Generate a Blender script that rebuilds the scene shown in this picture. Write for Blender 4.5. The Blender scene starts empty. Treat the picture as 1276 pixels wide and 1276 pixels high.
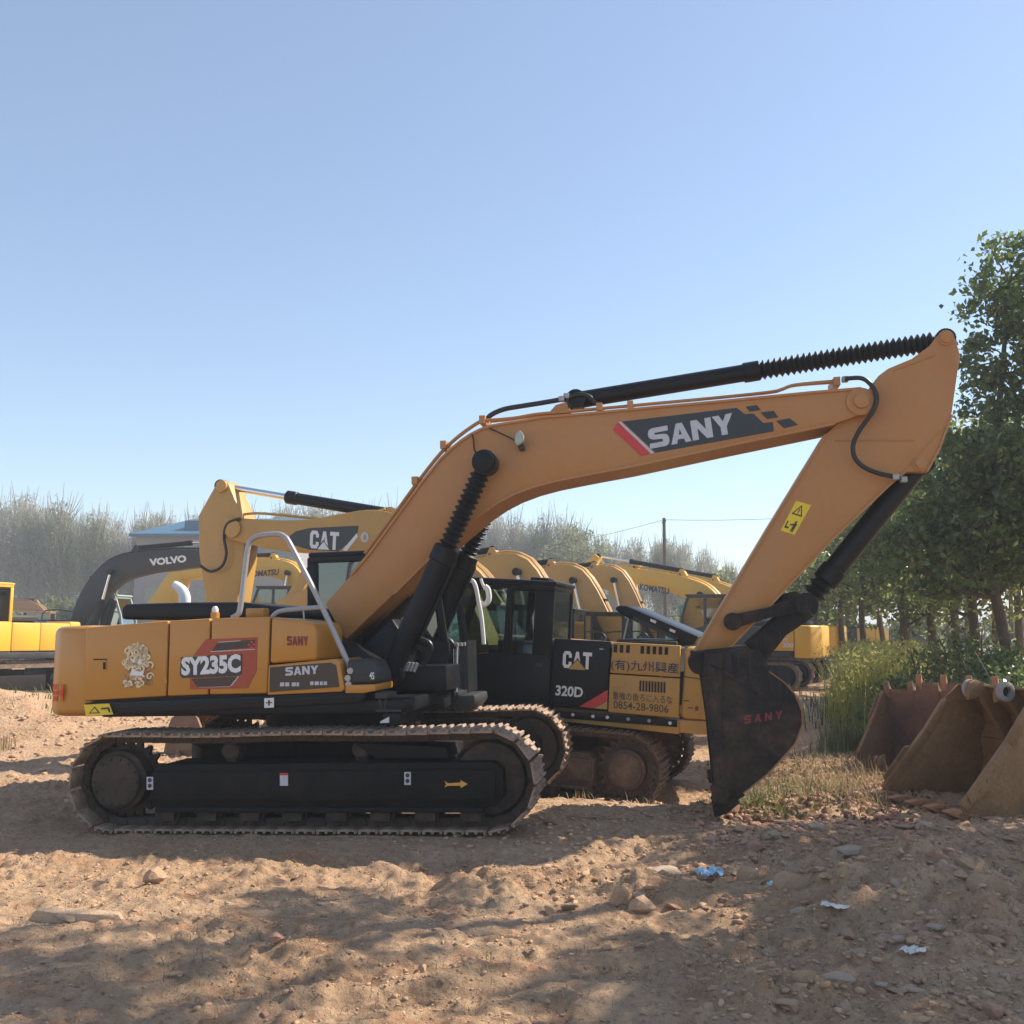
import bpy, bmesh, math, random
import numpy as np
from mathutils import Vector, Matrix, noise as mnoise

random.seed(7)
RNG = np.random.default_rng(7)
SC = bpy.context.scene
COL = SC.collection
PI = math.pi

# ------------------------------------------------------------------ camera, sky, sun, exposure
CAM_H = 1.8
PITCH = math.atan(147 / 1276)
cam_data = bpy.data.cameras.new('camera')
cam_data.sensor_width = 36.0
cam_data.lens = 36.0
cam_data.clip_start = 0.1
cam_data.clip_end = 6000
cam = bpy.data.objects.new('camera', cam_data)
cam.location = (0, 0, CAM_H)
cam.rotation_euler = (PI / 2 + PITCH, 0, 0)
COL.objects.link(cam)
SC.camera = cam

TO_SUN = Vector((1.0, 0.36, 0.95)).normalized()
SUN_EL = math.asin(TO_SUN.z)
SUN_AZ = math.atan2(TO_SUN.x, TO_SUN.y)          # clockwise from +Y
w = bpy.data.worlds.new('World')
SC.world = w
w.use_nodes = True
wn = w.node_tree.nodes
bg = wn['Background']
sky = wn.new('ShaderNodeTexSky')
sky.sky_type = 'NISHITA'
sky.sun_disc = False
sky.sun_elevation = SUN_EL
sky.sun_rotation = SUN_AZ
sky.air_density = 1.0
sky.dust_density = 0.35
sky.ozone_density = 2.0
veil = wn.new('ShaderNodeMix')                    # thin uniform haze over the clear-sky model
veil.data_type = 'RGBA'
veil.inputs[0].default_value = 0.17
veil.inputs[7].default_value = (3.7, 4.05, 4.6, 1)
w.node_tree.links.new(sky.outputs[0], veil.inputs[6])
w.node_tree.links.new(veil.outputs[2], bg.inputs[0])
bg.inputs[1].default_value = 0.12
sun_data = bpy.data.lights.new('sun', 'SUN')
sun_data.energy = 5.0
sun_data.angle = math.radians(0.55)
sun_data.color = (1.0, 0.90, 0.75)
sun = bpy.data.objects.new('sun', sun_data)
sun.rotation_euler = (-TO_SUN).to_track_quat('-Z', 'Y').to_euler()
COL.objects.link(sun)
SC.view_settings.view_transform = 'Standard'
SC.view_settings.look = 'None'
SC.view_settings.exposure = 0.74
SC.view_settings.gamma = 1.0
SC.view_settings.use_curve_mapping = False
SC.cycles.max_bounces = 7
SC.cycles.transparent_max_bounces = 12

# ------------------------------------------------------------------ materials
MATS = {}


def nodes_of(m):
    m.use_nodes = True
    nt = m.node_tree
    return nt, nt.nodes, nt.links, nt.nodes['Principled BSDF']


def paint(name, col, rough=0.4, coat=0.0, dirt=(0.30, 0.22, 0.15), amount=0.25, scale=3.0, metal=0.0, var=0.12, bump=0.0, spec=0.5):
    """painted or bare metal: base colour, slight mottling, patches of dust and fine scratches"""
    if name in MATS:
        return MATS[name]
    m = bpy.data.materials.new(name)
    nt, N, L, p = nodes_of(m)
    tc = N.new('ShaderNodeTexCoord')
    n1 = N.new('ShaderNodeTexNoise'); n1.inputs['Scale'].default_value = scale; n1.inputs['Detail'].default_value = 7
    n1.inputs['Roughness'].default_value = 0.65
    n2 = N.new('ShaderNodeTexNoise'); n2.inputs['Scale'].default_value = scale * 9; n2.inputs['Detail'].default_value = 5
    L.new(tc.outputs['Object'], n1.inputs['Vector']); L.new(tc.outputs['Object'], n2.inputs['Vector'])
    r1 = N.new('ShaderNodeMapRange'); r1.inputs[1].default_value = 0.42; r1.inputs[2].default_value = 0.78
    r1.inputs[3].default_value = 0.0; r1.inputs[4].default_value = amount * 2
    L.new(n1.outputs[0], r1.inputs[0])
    r2 = N.new('ShaderNodeMapRange'); r2.inputs[1].default_value = 0.3; r2.inputs[2].default_value = 0.7
    r2.inputs[3].default_value = 0.45; r2.inputs[4].default_value = 1.0
    L.new(n2.outputs[0], r2.inputs[0])
    mu = N.new('ShaderNodeMath'); mu.operation = 'MULTIPLY'; mu.use_clamp = True
    L.new(r1.outputs[0], mu.inputs[0]); L.new(r2.outputs[0], mu.inputs[1])
    v = N.new('ShaderNodeMix'); v.data_type = 'RGBA'
    v.inputs[6].default_value = tuple(c * (1 - var) for c in col) + (1,)
    v.inputs[7].default_value = tuple(min(1, c * (1 + var)) for c in col) + (1,)
    L.new(n2.outputs[0], v.inputs[0])
    mp = N.new('ShaderNodeMapping'); mp.inputs['Scale'].default_value = (11, 11, 0.9)
    n3 = N.new('ShaderNodeTexNoise'); n3.inputs['Scale'].default_value = 1.0; n3.inputs['Detail'].default_value = 6; n3.inputs['Roughness'].default_value = 0.7
    L.new(tc.outputs['Object'], mp.inputs[0]); L.new(mp.outputs[0], n3.inputs['Vector'])
    r3 = N.new('ShaderNodeMapRange'); r3.inputs[1].default_value = 0.52; r3.inputs[2].default_value = 0.82
    r3.inputs[3].default_value = 0.0; r3.inputs[4].default_value = min(0.55, amount * 1.5)
    L.new(n3.outputs[0], r3.inputs[0])
    n4 = N.new('ShaderNodeTexNoise'); n4.inputs['Scale'].default_value = scale * 30; n4.inputs['Detail'].default_value = 2
    L.new(tc.outputs['Object'], n4.inputs['Vector'])
    r4 = N.new('ShaderNodeMapRange'); r4.inputs[1].default_value = 0.70; r4.inputs[2].default_value = 0.76
    r4.inputs[3].default_value = 0.0; r4.inputs[4].default_value = min(0.5, amount * 1.6)
    L.new(n4.outputs[0], r4.inputs[0])
    mz = N.new('ShaderNodeMath'); mz.operation = 'MAXIMUM'; L.new(mu.outputs[0], mz.inputs[0]); L.new(r3.outputs[0], mz.inputs[1])
    mw = N.new('ShaderNodeMath'); mw.operation = 'MAXIMUM'; L.new(mz.outputs[0], mw.inputs[0]); L.new(r4.outputs[0], mw.inputs[1])
    mu = mw
    mx = N.new('ShaderNodeMix'); mx.data_type = 'RGBA'
    L.new(mu.outputs[0], mx.inputs[0]); L.new(v.outputs[2], mx.inputs[6]); mx.inputs[7].default_value = tuple(dirt) + (1,)
    L.new(mx.outputs[2], p.inputs['Base Color'])
    rr = N.new('ShaderNodeMapRange'); rr.inputs[3].default_value = rough; rr.inputs[4].default_value = min(1, rough + 0.45)
    L.new(mu.outputs[0], rr.inputs[0]); L.new(rr.outputs[0], p.inputs['Roughness'])
    p.inputs['Metallic'].default_value = metal
    p.inputs['Coat Weight'].default_value = coat
    p.inputs['Coat Roughness'].default_value = 0.15
    p.inputs['Specular IOR Level'].default_value = spec
    if bump:
        b = N.new('ShaderNodeBump'); b.inputs['Strength'].default_value = bump; b.inputs['Distance'].default_value = 0.02
        L.new(n2.outputs[0], b.inputs['Height']); L.new(b.outputs[0], p.inputs['Normal'])
    MATS[name] = m
    return m


def plain(name, col, rough=0.6, metal=0.0, spec=0.5):
    if name in MATS:
        return MATS[name]
    m = bpy.data.materials.new(name)
    nt, N, L, p = nodes_of(m)
    tc = N.new('ShaderNodeTexCoord')
    n = N.new('ShaderNodeTexNoise'); n.inputs['Scale'].default_value = 25; n.inputs['Detail'].default_value = 4
    L.new(tc.outputs['Object'], n.inputs['Vector'])
    v = N.new('ShaderNodeMix'); v.data_type = 'RGBA'
    v.inputs[6].default_value = tuple(c * 0.85 for c in col) + (1,)
    v.inputs[7].default_value = tuple(min(1, c * 1.12) for c in col) + (1,)
    L.new(n.outputs[0], v.inputs[0]); L.new(v.outputs[2], p.inputs['Base Color'])
    p.inputs['Roughness'].default_value = rough
    p.inputs['Metallic'].default_value = metal
    p.inputs['Specular IOR Level'].default_value = spec
    MATS[name] = m
    return m


def glass_mat(name, tint, base=0.12):
    m = bpy.data.materials.new(name)
    m.use_nodes = True
    N, L = m.node_tree.nodes, m.node_tree.links
    N.remove(N['Principled BSDF'])
    out = N['Material Output']
    tr = N.new('ShaderNodeBsdfTransparent'); tr.inputs[0].default_value = tuple(tint) + (1,)
    gl = N.new('ShaderNodeBsdfGlossy'); gl.inputs['Roughness'].default_value = 0.04
    gl.inputs[0].default_value = (0.9, 0.95, 0.97, 1)
    lw = N.new('ShaderNodeFresnel'); lw.inputs['IOR'].default_value = 1.5
    ad = N.new('ShaderNodeMath'); ad.operation = 'ADD'; ad.use_clamp = True; ad.inputs[1].default_value = base
    L.new(lw.outputs[0], ad.inputs[0])
    mx = N.new('ShaderNodeMixShader')
    L.new(ad.outputs[0], mx.inputs[0]); L.new(tr.outputs[0], mx.inputs[1]); L.new(gl.outputs[0], mx.inputs[2])
    L.new(mx.outputs[0], out.inputs['Surface'])
    MATS[name] = m
    return m


def leaf_mat(name, c1, c2, trans=0.35, scale=1.2, rough=0.45):
    m = bpy.data.materials.new(name)
    nt, N, L, p = nodes_of(m)
    g = N.new('ShaderNodeNewGeometry')
    tc = N.new('ShaderNodeTexCoord')
    n = N.new('ShaderNodeTexNoise'); n.inputs['Scale'].default_value = scale; n.inputs['Detail'].default_value = 3
    L.new(tc.outputs['Object'], n.inputs['Vector'])
    a = N.new('ShaderNodeMath'); a.operation = 'ADD'
    L.new(n.outputs[0], a.inputs[0]); L.new(g.outputs['Random Per Island'], a.inputs[1])
    r = N.new('ShaderNodeMapRange'); r.inputs[1].default_value = 0.45; r.inputs[2].default_value = 1.45
    L.new(a.outputs[0], r.inputs[0])
    mx = N.new('ShaderNodeMix'); mx.data_type = 'RGBA'
    mx.inputs[6].default_value = tuple(c1) + (1,); mx.inputs[7].default_value = tuple(c2) + (1,)
    L.new(r.outputs[0], mx.inputs[0])
    L.new(mx.outputs[2], p.inputs['Base Color'])
    p.inputs['Roughness'].default_value = rough
    t = N.new('ShaderNodeBsdfTranslucent')
    L.new(mx.outputs[2], t.inputs[0])
    ms = N.new('ShaderNodeMixShader'); ms.inputs[0].default_value = trans
    L.new(p.outputs[0], ms.inputs[1]); L.new(t.outputs[0], ms.inputs[2])
    L.new(ms.outputs[0], N['Material Output'].inputs['Surface'])
    MATS[name] = m
    return m


def ground_mat():
    m = bpy.data.materials.new('dirt_ground')
    nt, N, L, p = nodes_of(m)
    g = N.new('ShaderNodeNewGeometry')

    def noi(s, d=6, r=0.6, dist=0.0):
        n = N.new('ShaderNodeTexNoise')
        n.inputs['Scale'].default_value = s; n.inputs['Detail'].default_value = d
        n.inputs['Roughness'].default_value = r; n.inputs['Distortion'].default_value = dist
        L.new(g.outputs['Position'], n.inputs['Vector'])
        return n

    def rng(src, a, b, c=0.0, d=1.0):
        r = N.new('ShaderNodeMapRange')
        r.inputs[1].default_value = a; r.inputs[2].default_value = b; r.inputs[3].default_value = c; r.inputs[4].default_value = d
        L.new(src, r.inputs[0])
        return r.outputs[0]

    def mix(f, a, b):
        x = N.new('ShaderNodeMix'); x.data_type = 'RGBA'
        if isinstance(f, float): x.inputs[0].default_value = f
        else: L.new(f, x.inputs[0])
        for k, s in ((6, a), (7, b)):
            if isinstance(s, tuple): x.inputs[k].default_value = s + (1,)
            else: L.new(s, x.inputs[k])
        return x.outputs[2]
    big = noi(0.55, 5); mid = noi(2.7, 7, 0.65, 0.4); fine = noi(22, 8, 0.7); grit = noi(95, 5, 0.7)
    c = mix(rng(big.outputs[0], 0.38, 0.62), (0.54, 0.345, 0.205), (0.65, 0.44, 0.28))
    c = mix(rng(mid.outputs[0], 0.5, 0.72, 0, 0.8), c, (0.43, 0.20, 0.11))
    c = mix(rng(fine.outputs[0], 0.52, 0.72, 0, 0.85), c, (0.22, 0.13, 0.08))
    c = mix(rng(fine.outputs[0], 0.30, 0.44, 0.7, 0), c, (0.70, 0.53, 0.37))
    v = N.new('ShaderNodeTexVoronoi'); v.inputs['Scale'].default_value = 26; v.inputs['Randomness'].default_value = 1
    L.new(g.outputs['Position'], v.inputs['Vector'])
    peb = rng(v.outputs['Distance'], 0.16, 0.30, 1, 0)
    sel = N.new('ShaderNodeSeparateColor'); L.new(v.outputs['Color'], sel.inputs[0])
    keep = rng(sel.outputs[0], 0.62, 0.66)
    pm = N.new('ShaderNodeMath'); pm.operation = 'MULTIPLY'; L.new(peb, pm.inputs[0]); L.new(keep, pm.inputs[1])
    pc = mix(sel.outputs[1], (0.32, 0.20, 0.13), (0.66, 0.49, 0.34))
    c = mix(pm.outputs[0], c, pc)
    # far off the bare yard turns to dry grass
    sp = N.new('ShaderNodeSeparateXYZ'); L.new(g.outputs['Position'], sp.inputs[0])
    far = rng(sp.outputs[1], 38, 60)
    fn = N.new('ShaderNodeMath'); fn.operation = 'MULTIPLY'; L.new(far, fn.inputs[0]); L.new(rng(mid.outputs[0], 0.35, 0.6), fn.inputs[1])
    c = mix(fn.outputs[0], c, (0.21, 0.19, 0.09))
    L.new(c, p.inputs['Base Color'])
    p.inputs['Roughness'].default_value = 0.95
    p.inputs['Specular IOR Level'].default_value = 0.15
    b1 = N.new('ShaderNodeBump'); b1.inputs['Strength'].default_value = 0.9; b1.inputs['Distance'].default_value = 0.05
    crumb = N.new('ShaderNodeTexVoronoi'); crumb.inputs['Scale'].default_value = 17; crumb.inputs['Randomness'].default_value = 1
    L.new(g.outputs['Position'], crumb.inputs['Vector'])
    cm = N.new('ShaderNodeMath'); cm.operation = 'MULTIPLY_ADD'; cm.inputs[1].default_value = -0.7
    L.new(crumb.outputs['Distance'], cm.inputs[0]); L.new(fine.outputs[0], cm.inputs[2])
    L.new(cm.outputs[0], b1.inputs['Height'])
    b2 = N.new('ShaderNodeBump'); b2.inputs['Strength'].default_value = 0.8; b2.inputs['Distance'].default_value = 0.018
    hh = N.new('ShaderNodeMath'); hh.operation = 'ADD'; L.new(grit.outputs[0], hh.inputs[0]); L.new(pm.outputs[0], hh.inputs[1])
    L.new(hh.outputs[0], b2.inputs['Height']); L.new(b1.outputs[0], b2.inputs['Normal'])
    L.new(b2.outputs[0], p.inputs['Normal'])
    return m


ORANGE = paint('orange_paint', (0.48, 0.205, 0.016), 0.34, 0.3, (0.36, 0.20, 0.08), 0.12, 2.2, var=0.05)
BOOMP = paint('boom_paint', (0.43, 0.19, 0.05), 0.45, 0.08, (0.44, 0.27, 0.14), 0.28, 1.6, var=0.05)
CATY = paint('buff_yellow_paint', (0.50, 0.28, 0.06), 0.45, 0.08, (0.36, 0.24, 0.12), 0.34, 2.5, var=0.07)
KOMY = paint('bright_yellow_paint', (0.74, 0.41, 0.03), 0.4, 0.1, (0.5, 0.34, 0.14), 0.25, 2.0, var=0.06)
BLACKP = paint('black_paint', (0.008, 0.009, 0.012), 0.36, 0.0, (0.028, 0.022, 0.018), 0.2, 3.0, spec=0.2)
FRAMEB = paint('dusty_black_steel', (0.010, 0.009, 0.009), 0.65, 0.0, (0.05, 0.036, 0.027), 0.3, 4.0, bump=0.15, spec=0.15)
ROLLM = paint('dirty_roller_steel', (0.035, 0.025, 0.02), 0.6, 0.0, (0.16, 0.105, 0.07), 0.45, 6.0, bump=0.3, spec=0.3)
GREYB = paint('charcoal_paint', (0.020, 0.021, 0.025), 0.5, 0.0, (0.07, 0.06, 0.05), 0.3, 2.5)
SHOE = paint('dusty_track_steel', (0.22, 0.145, 0.10), 0.65, 0.0, (0.62, 0.45, 0.32), 0.6, 7.0, var=0.3, bump=0.4)
MUDSHOE = paint('muddy_track_steel', (0.12, 0.082, 0.058), 0.8, 0.0, (0.32, 0.21, 0.14), 0.55, 6.0, var=0.35, bump=0.5)
BUCKB = paint('black_bucket_steel', (0.013, 0.011, 0.011), 0.6, 0.0, (0.16, 0.095, 0.06), 0.46, 2.5, bump=0.3, spec=0.2)
RUST = paint('rusty_steel', (0.21, 0.115, 0.065), 0.65, 0.0, (0.40, 0.25, 0.15), 0.4, 3.5, var=0.4, bump=0.45)
RUSTD = paint('old_ochre_steel', (0.31, 0.175, 0.075), 0.6, 0.0, (0.13, 0.07, 0.038), 0.55, 2.2, var=0.4, bump=0.45)
PURP = paint('worn_inner_steel', (0.17, 0.115, 0.11), 0.4, 0.0, (0.32, 0.20, 0.13), 0.5, 3.0, metal=0.3, var=0.25, bump=0.2)
WEAR = paint('bare_rust_edge', (0.42, 0.20, 0.09), 0.55, 0.0, (0.3, 0.15, 0.08), 0.4, 6.0, var=0.25, bump=0.2)
RUBBER = plain('rubber', (0.014, 0.015, 0.016), 0.45)
STEEL = plain('grey_tube', (0.36, 0.36, 0.37), 0.42, 0.3)
CHROME = plain('chrome', (0.75, 0.76, 0.78), 0.12, 1.0)
WHITE = plain('white_vinyl', (0.72, 0.73, 0.75), 0.4)
SILVER = plain('silver_vinyl', (0.50, 0.53, 0.58), 0.4)
WRAP = plain('white_plastic_wrap', (0.70, 0.70, 0.71), 0.3)
REDV = plain('red_vinyl', (0.55, 0.035, 0.035), 0.4)
DKRED = plain('dark_red_vinyl', (0.36, 0.055, 0.02), 0.4)
REDSPRAY = plain('red_spray_paint', (0.70, 0.08, 0.02), 0.7)
REDDULL = plain('dull_red_paint', (0.22, 0.035, 0.03), 0.7)
DKV = plain('black_vinyl', (0.022, 0.026, 0.033), 0.35)
BRNV = plain('dark_brown_panel', (0.045, 0.028, 0.02), 0.4)
YELV = plain('yellow_vinyl', (0.80, 0.58, 0.02), 0.4)
ORGV = plain('orange_vinyl', (0.70, 0.36, 0.06), 0.4)
BLUEV = plain('navy_vinyl', (0.02, 0.022, 0.085), 0.4)
CREAM = plain('cream_gold_vinyl', (0.75, 0.62, 0.40), 0.35)
GOLDB = plain('brown_gold_vinyl', (0.40, 0.20, 0.06), 0.4)
SLOT = plain('slot_dark', (0.02, 0.012, 0.008), 0.8)
LAMPG = plain('lamp_glass', (0.35, 0.42, 0.38), 0.15)
TEAL = paint('teal_paint', (0.02, 0.22, 0.24), 0.4, 0.1)
BROWNP = paint('faded_brown_paint', (0.34, 0.17, 0.07), 0.6, 0.0)
CONC = paint('pale_wall', (0.27, 0.26, 0.27), 0.8, 0.0, (0.3, 0.28, 0.25), 0.3)
BLUEROOF = paint('blue_sheet_roof', (0.045, 0.13, 0.22), 0.5, 0.0, (0.12, 0.17, 0.2), 0.3)
GLASS = glass_mat('cab_glass', (0.62, 0.72, 0.70), 0.04)
GLASSW = glass_mat('windscreen_glass', (0.50, 0.58, 0.58), 0.28)
GLASSD = glass_mat('dark_cab_glass', (0.22, 0.28, 0.30), 0.10)
BARK = paint('bark', (0.11, 0.08, 0.055), 0.9, 0.0, (0.05, 0.04, 0.03), 0.5, 6, var=0.4, bump=0.6)
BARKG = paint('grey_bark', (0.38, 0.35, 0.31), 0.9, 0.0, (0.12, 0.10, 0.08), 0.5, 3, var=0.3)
LEAF = leaf_mat('broad_leaf', (0.06, 0.105, 0.03), (0.20, 0.26, 0.085), 0.55, 0.7, 0.30)
LEAF2 = leaf_mat('olive_leaf', (0.09, 0.125, 0.035), (0.27, 0.29, 0.095), 0.55, 0.8)
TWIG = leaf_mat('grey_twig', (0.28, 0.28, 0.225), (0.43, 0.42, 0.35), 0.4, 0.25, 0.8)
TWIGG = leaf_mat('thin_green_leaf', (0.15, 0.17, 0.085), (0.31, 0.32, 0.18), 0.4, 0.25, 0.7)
WEED = leaf_mat('yellow_green_weed', (0.20, 0.24, 0.05), (0.50, 0.48, 0.12), 0.5, 0.9, 0.6)
PLUME = leaf_mat('pale_yellow_plume', (0.30, 0.28, 0.06), (0.55, 0.50, 0.18), 0.45, 1.0, 0.7)
DRY = leaf_mat('dry_grass', (0.16, 0.11, 0.055), (0.46, 0.35, 0.20), 0.3, 1.2, 0.8)
LITTER = leaf_mat('leaf_litter', (0.09, 0.055, 0.03), (0.36, 0.26, 0.16), 0.2, 1.5, 0.8)
GREENG = leaf_mat('green_grass', (0.06, 0.09, 0.02), (0.20, 0.23, 0.07), 0.35, 1.2, 0.6)
ROCKM = paint('dusty_stone', (0.46, 0.31, 0.195), 0.9, 0.0, (0.60, 0.42, 0.27), 0.5, 6, var=0.3, bump=0.6)
ROCKR = paint('red_brick_stone', (0.46, 0.25, 0.17), 0.9, 0.0, (0.60, 0.42, 0.29), 0.4, 7, var=0.3, bump=0.6)
ROCKG = paint('grey_stone', (0.48, 0.36, 0.26), 0.9, 0.0, (0.62, 0.46, 0.32), 0.45, 6, var=0.3, bump=0.6)
CLOD = paint('soil_clod', (0.42, 0.26, 0.155), 0.95, 0.0, (0.58, 0.39, 0.245), 0.5, 1.1, var=0.35, bump=0.5)
WOODM = paint('old_timber', (0.30, 0.20, 0.12), 0.85, 0.0, (0.2, 0.14, 0.09), 0.4, 6)
BLUEBAG = plain('blue_plastic', (0.30, 0.52, 0.68), 0.3)
PAPER = plain('white_scrap', (0.68, 0.64, 0.58), 0.8)
PALEC = paint('pale_teal_cab', (0.30, 0.42, 0.42), 0.4, 0.1)
CARW = paint('white_car_paint', (0.55, 0.55, 0.55), 0.35, 0.3)


# ------------------------------------------------------------------ frames: photo pixel -> place in a plane of a machine
def ray(px, py):
    a = (px - 638) / 1276; u = (638 - py) / 1276
    c, s = math.cos(PITCH), math.sin(PITCH)
    return Vector((a, c - u * s, s + u * c))


def ground_at(px, py, z=0.0):
    r = ray(px, py)
    t = (z - CAM_H) / r.z
    return Vector((0, 0, CAM_H)) + r * t


def at_depth(px, py, Y):
    r = ray(px, py)
    return Vector((0, 0, CAM_H)) + r * (Y / r.y)


class Frame:
    """x forward, y to the machine's left, z up; tilt is nose-up"""
    def __init__(s, o, yaw, tilt=0.0, scale=1.0):
        s.M = Matrix.Translation(Vector(o)) @ Matrix.Rotation(math.radians(yaw), 4, 'Z') @ Matrix.Rotation(math.radians(-tilt), 4, 'Y') @ Matrix.Scale(scale, 4)
        s.I = s.M.inverted()
        s.near = -1 if math.cos(math.radians(yaw)) > 0 else 1     # sign of y on the camera's side

    def at(s, px, py, lat):
        o = s.I @ Vector((0, 0, CAM_H)); d = s.I.to_3x3() @ ray(px, py)
        t = (lat - o.y) / d.y
        return o + d * t

    def xz(s, px, py, lat):
        p = s.at(px, py, lat)
        return (p.x, p.z)

    def poly(s, pts, lat):
        return [s.xz(a, b, lat) for a, b in pts]


# ------------------------------------------------------------------ mesh building
class MB:
    def __init__(s):
        s.v = []; s.f = []; s.m = []

    def add(s, v, f, mi=0):
        o = len(s.v)
        s.v += [tuple(p) for p in v]
        s.f += [tuple(o + i for i in q) for q in f]
        s.m += [mi] * len(f)
        return s

    def box(s, x0, x1, y0, y1, z0, z1, M=None, mi=0):
        P = [Vector(p) for p in ((x0, y0, z0), (x1, y0, z0), (x1, y1, z0), (x0, y1, z0), (x0, y0, z1), (x1, y0, z1), (x1, y1, z1), (x0, y1, z1))]
        if M is not None:
            P = [M @ p for p in P]
        return s.add(P, [(3, 2, 1, 0), (4, 5, 6, 7), (0, 1, 5, 4), (1, 2, 6, 5), (2, 3, 7, 6), (3, 0, 4, 7)], mi)

    def prism(s, poly, y0, y1, mi=0):                 # polygon in xz, extruded along y
        n = len(poly)
        v = [(x, y0, z) for x, z in poly] + [(x, y1, z) for x, z in poly]
        f = [tuple(range(n)), tuple(range(2 * n - 1, n - 1, -1))]
        f += [(i, n + i, n + (i + 1) % n, (i + 1) % n) for i in range(n)]
        return s.add(v, f, mi)

    def slab(s, poly, z0, z1, top=1.0, mi=0):         # polygon in xy, extruded along z
        n = len(poly)
        cx = sum(p[0] for p in poly) / n; cy = sum(p[1] for p in poly) / n
        v = [(x, y, z0) for x, y in poly] + [(cx + (x - cx) * top, cy + (y - cy) * top, z1) for x, y in poly]
        f = [tuple(range(n - 1, -1, -1)), tuple(range(n, 2 * n))]
        f += [(i, (i + 1) % n, n + (i + 1) % n, n + i) for i in range(n)]
        return s.add(v, f, mi)

    def lathe(s, p0, p1, prof, n=16, mi=0):           # profile (t along the axis in metres, radius)
        p0 = Vector(p0); p1 = Vector(p1)
        ax = (p1 - p0).normalized()
        q = ax.to_track_quat('Z', 'Y').to_matrix()
        ex, ey = q @ Vector((1, 0, 0)), q @ Vector((0, 1, 0))
        v = []
        for t, r in prof:
            for k in range(n):
                a = 2 * PI * k / n
                v.append(p0 + ax * t + ex * (r * math.cos(a)) + ey * (r * math.sin(a)))
        f = []
        for i in range(len(prof) - 1):
            for k in range(n):
                f.append((i * n + k, i * n + (k + 1) % n, (i + 1) * n + (k + 1) % n, (i + 1) * n + k))
        f.append(tuple(range(n - 1, -1, -1)))
        f.append(tuple(range((len(prof) - 1) * n, len(prof) * n)))
        return s.add(v, f, mi)

    def cyl(s, p0, p1, r, n=16, mi=0, r1=None):
        L = (Vector(p1) - Vector(p0)).length
        return s.lathe(p0, p1, [(0, r), (L, r if r1 is None else r1)], n, mi)

    def tube(s, pts, r, n=8, mi=0, radii=None):
        pts = [Vector(p) for p in pts]
        v = []; m = len(pts)
        up = None
        for i, p in enumerate(pts):
            d = (pts[min(i + 1, m - 1)] - pts[max(i - 1, 0)]).normalized()
            if up is None:
                up = Vector((0, 0, 1)) if abs(d.z) < 0.9 else Vector((0, 1, 0))
            side = d.cross(up).normalized()
            up = side.cross(d).normalized()
            rr = r if radii is None else radii[i]
            for k in range(n):
                a = 2 * PI * k / n
                v.append(p + side * (rr * math.cos(a)) + up * (rr * math.sin(a)))
        f = []
        for i in range(m - 1):
            for k in range(n):
                f.append((i * n + k, i * n + (k + 1) % n, (i + 1) * n + (k + 1) % n, (i + 1) * n + k))
        f.append(tuple(range(n - 1, -1, -1)))
        f.append(tuple(range((m - 1) * n, m * n)))
        return s.add(v, f, mi)

    def mesh(s, name, mats, bevel=0.0, smooth=True, seg=2, recalc=True):
        if not isinstance(mats, (list, tuple)):
            mats = [mats]
        me = bpy.data.meshes.new(name)
        me.from_pydata(s.v, [], s.f)
        for m in mats:
            me.materials.append(m)
        if len(mats) > 1:
            me.polygons.foreach_set('material_index', s.m)
        if bevel or recalc:
            bm = bmesh.new(); bm.from_mesh(me)
            if recalc:
                bmesh.ops.recalc_face_normals(bm, faces=bm.faces)
            if bevel:
                ed = [e for e in bm.edges if len(e.link_faces) == 2 and e.calc_face_angle(0) > 0.6]
                bmesh.ops.bevel(bm, geom=ed, offset=bevel, segments=seg, affect='EDGES', profile=0.5, clamp_overlap=True)
            bm.to_mesh(me); bm.free()
        if smooth:
            me.polygons.foreach_set('use_smooth', [True] * len(me.polygons))
            me.set_sharp_from_angle(angle=0.6)
        me.update()
        return me

    def build(s, name, mats, parent=None, bevel=0.0, smooth=True, seg=2, recalc=True):
        return link(name, s.mesh(name, mats, bevel, smooth, seg, recalc), parent)


def link(name, me, parent=None, M=None):
    o = bpy.data.objects.new(name, me)
    COL.objects.link(o)
    if parent is not None:
        o.parent = parent
    if M is not None:
        o.matrix_local = M
    return o


def tag(o, label=None, cat=None, group=None, kind=None):
    if label: o['label'] = label
    if cat: o['category'] = cat
    if group: o['group'] = group
    if kind: o['kind'] = kind
    return o


def thing(name, label, cat, M=None, group=None):
    o = bpy.data.objects.new(name, None)
    COL.objects.link(o)
    if M is not None:
        o.matrix_world = M
    return tag(o, label, cat, group)


def copy_tree(o, parent=None):
    c = o.copy(); COL.objects.link(c)
    if parent is not None:
        c.parent = parent
    for ch in list(o.children):
        copy_tree(ch, c)
    return c


def smooth_pts(pts, n=6):
    """Catmull-Rom through 3-D points"""
    P = [Vector(p) for p in pts]
    out = []
    for i in range(len(P) - 1):
        p0 = P[max(i - 1, 0)]; p1 = P[i]; p2 = P[i + 1]; p3 = P[min(i + 2, len(P) - 1)]
        for k in range(n):
            t = k / n
            out.append(0.5 * ((2 * p1) + (p2 - p0) * t + (2 * p0 - 5 * p1 + 4 * p2 - p3) * t * t + (3 * p1 - p0 - 3 * p2 + p3) * t ** 3))
    out.append(P[-1])
    return out


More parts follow.
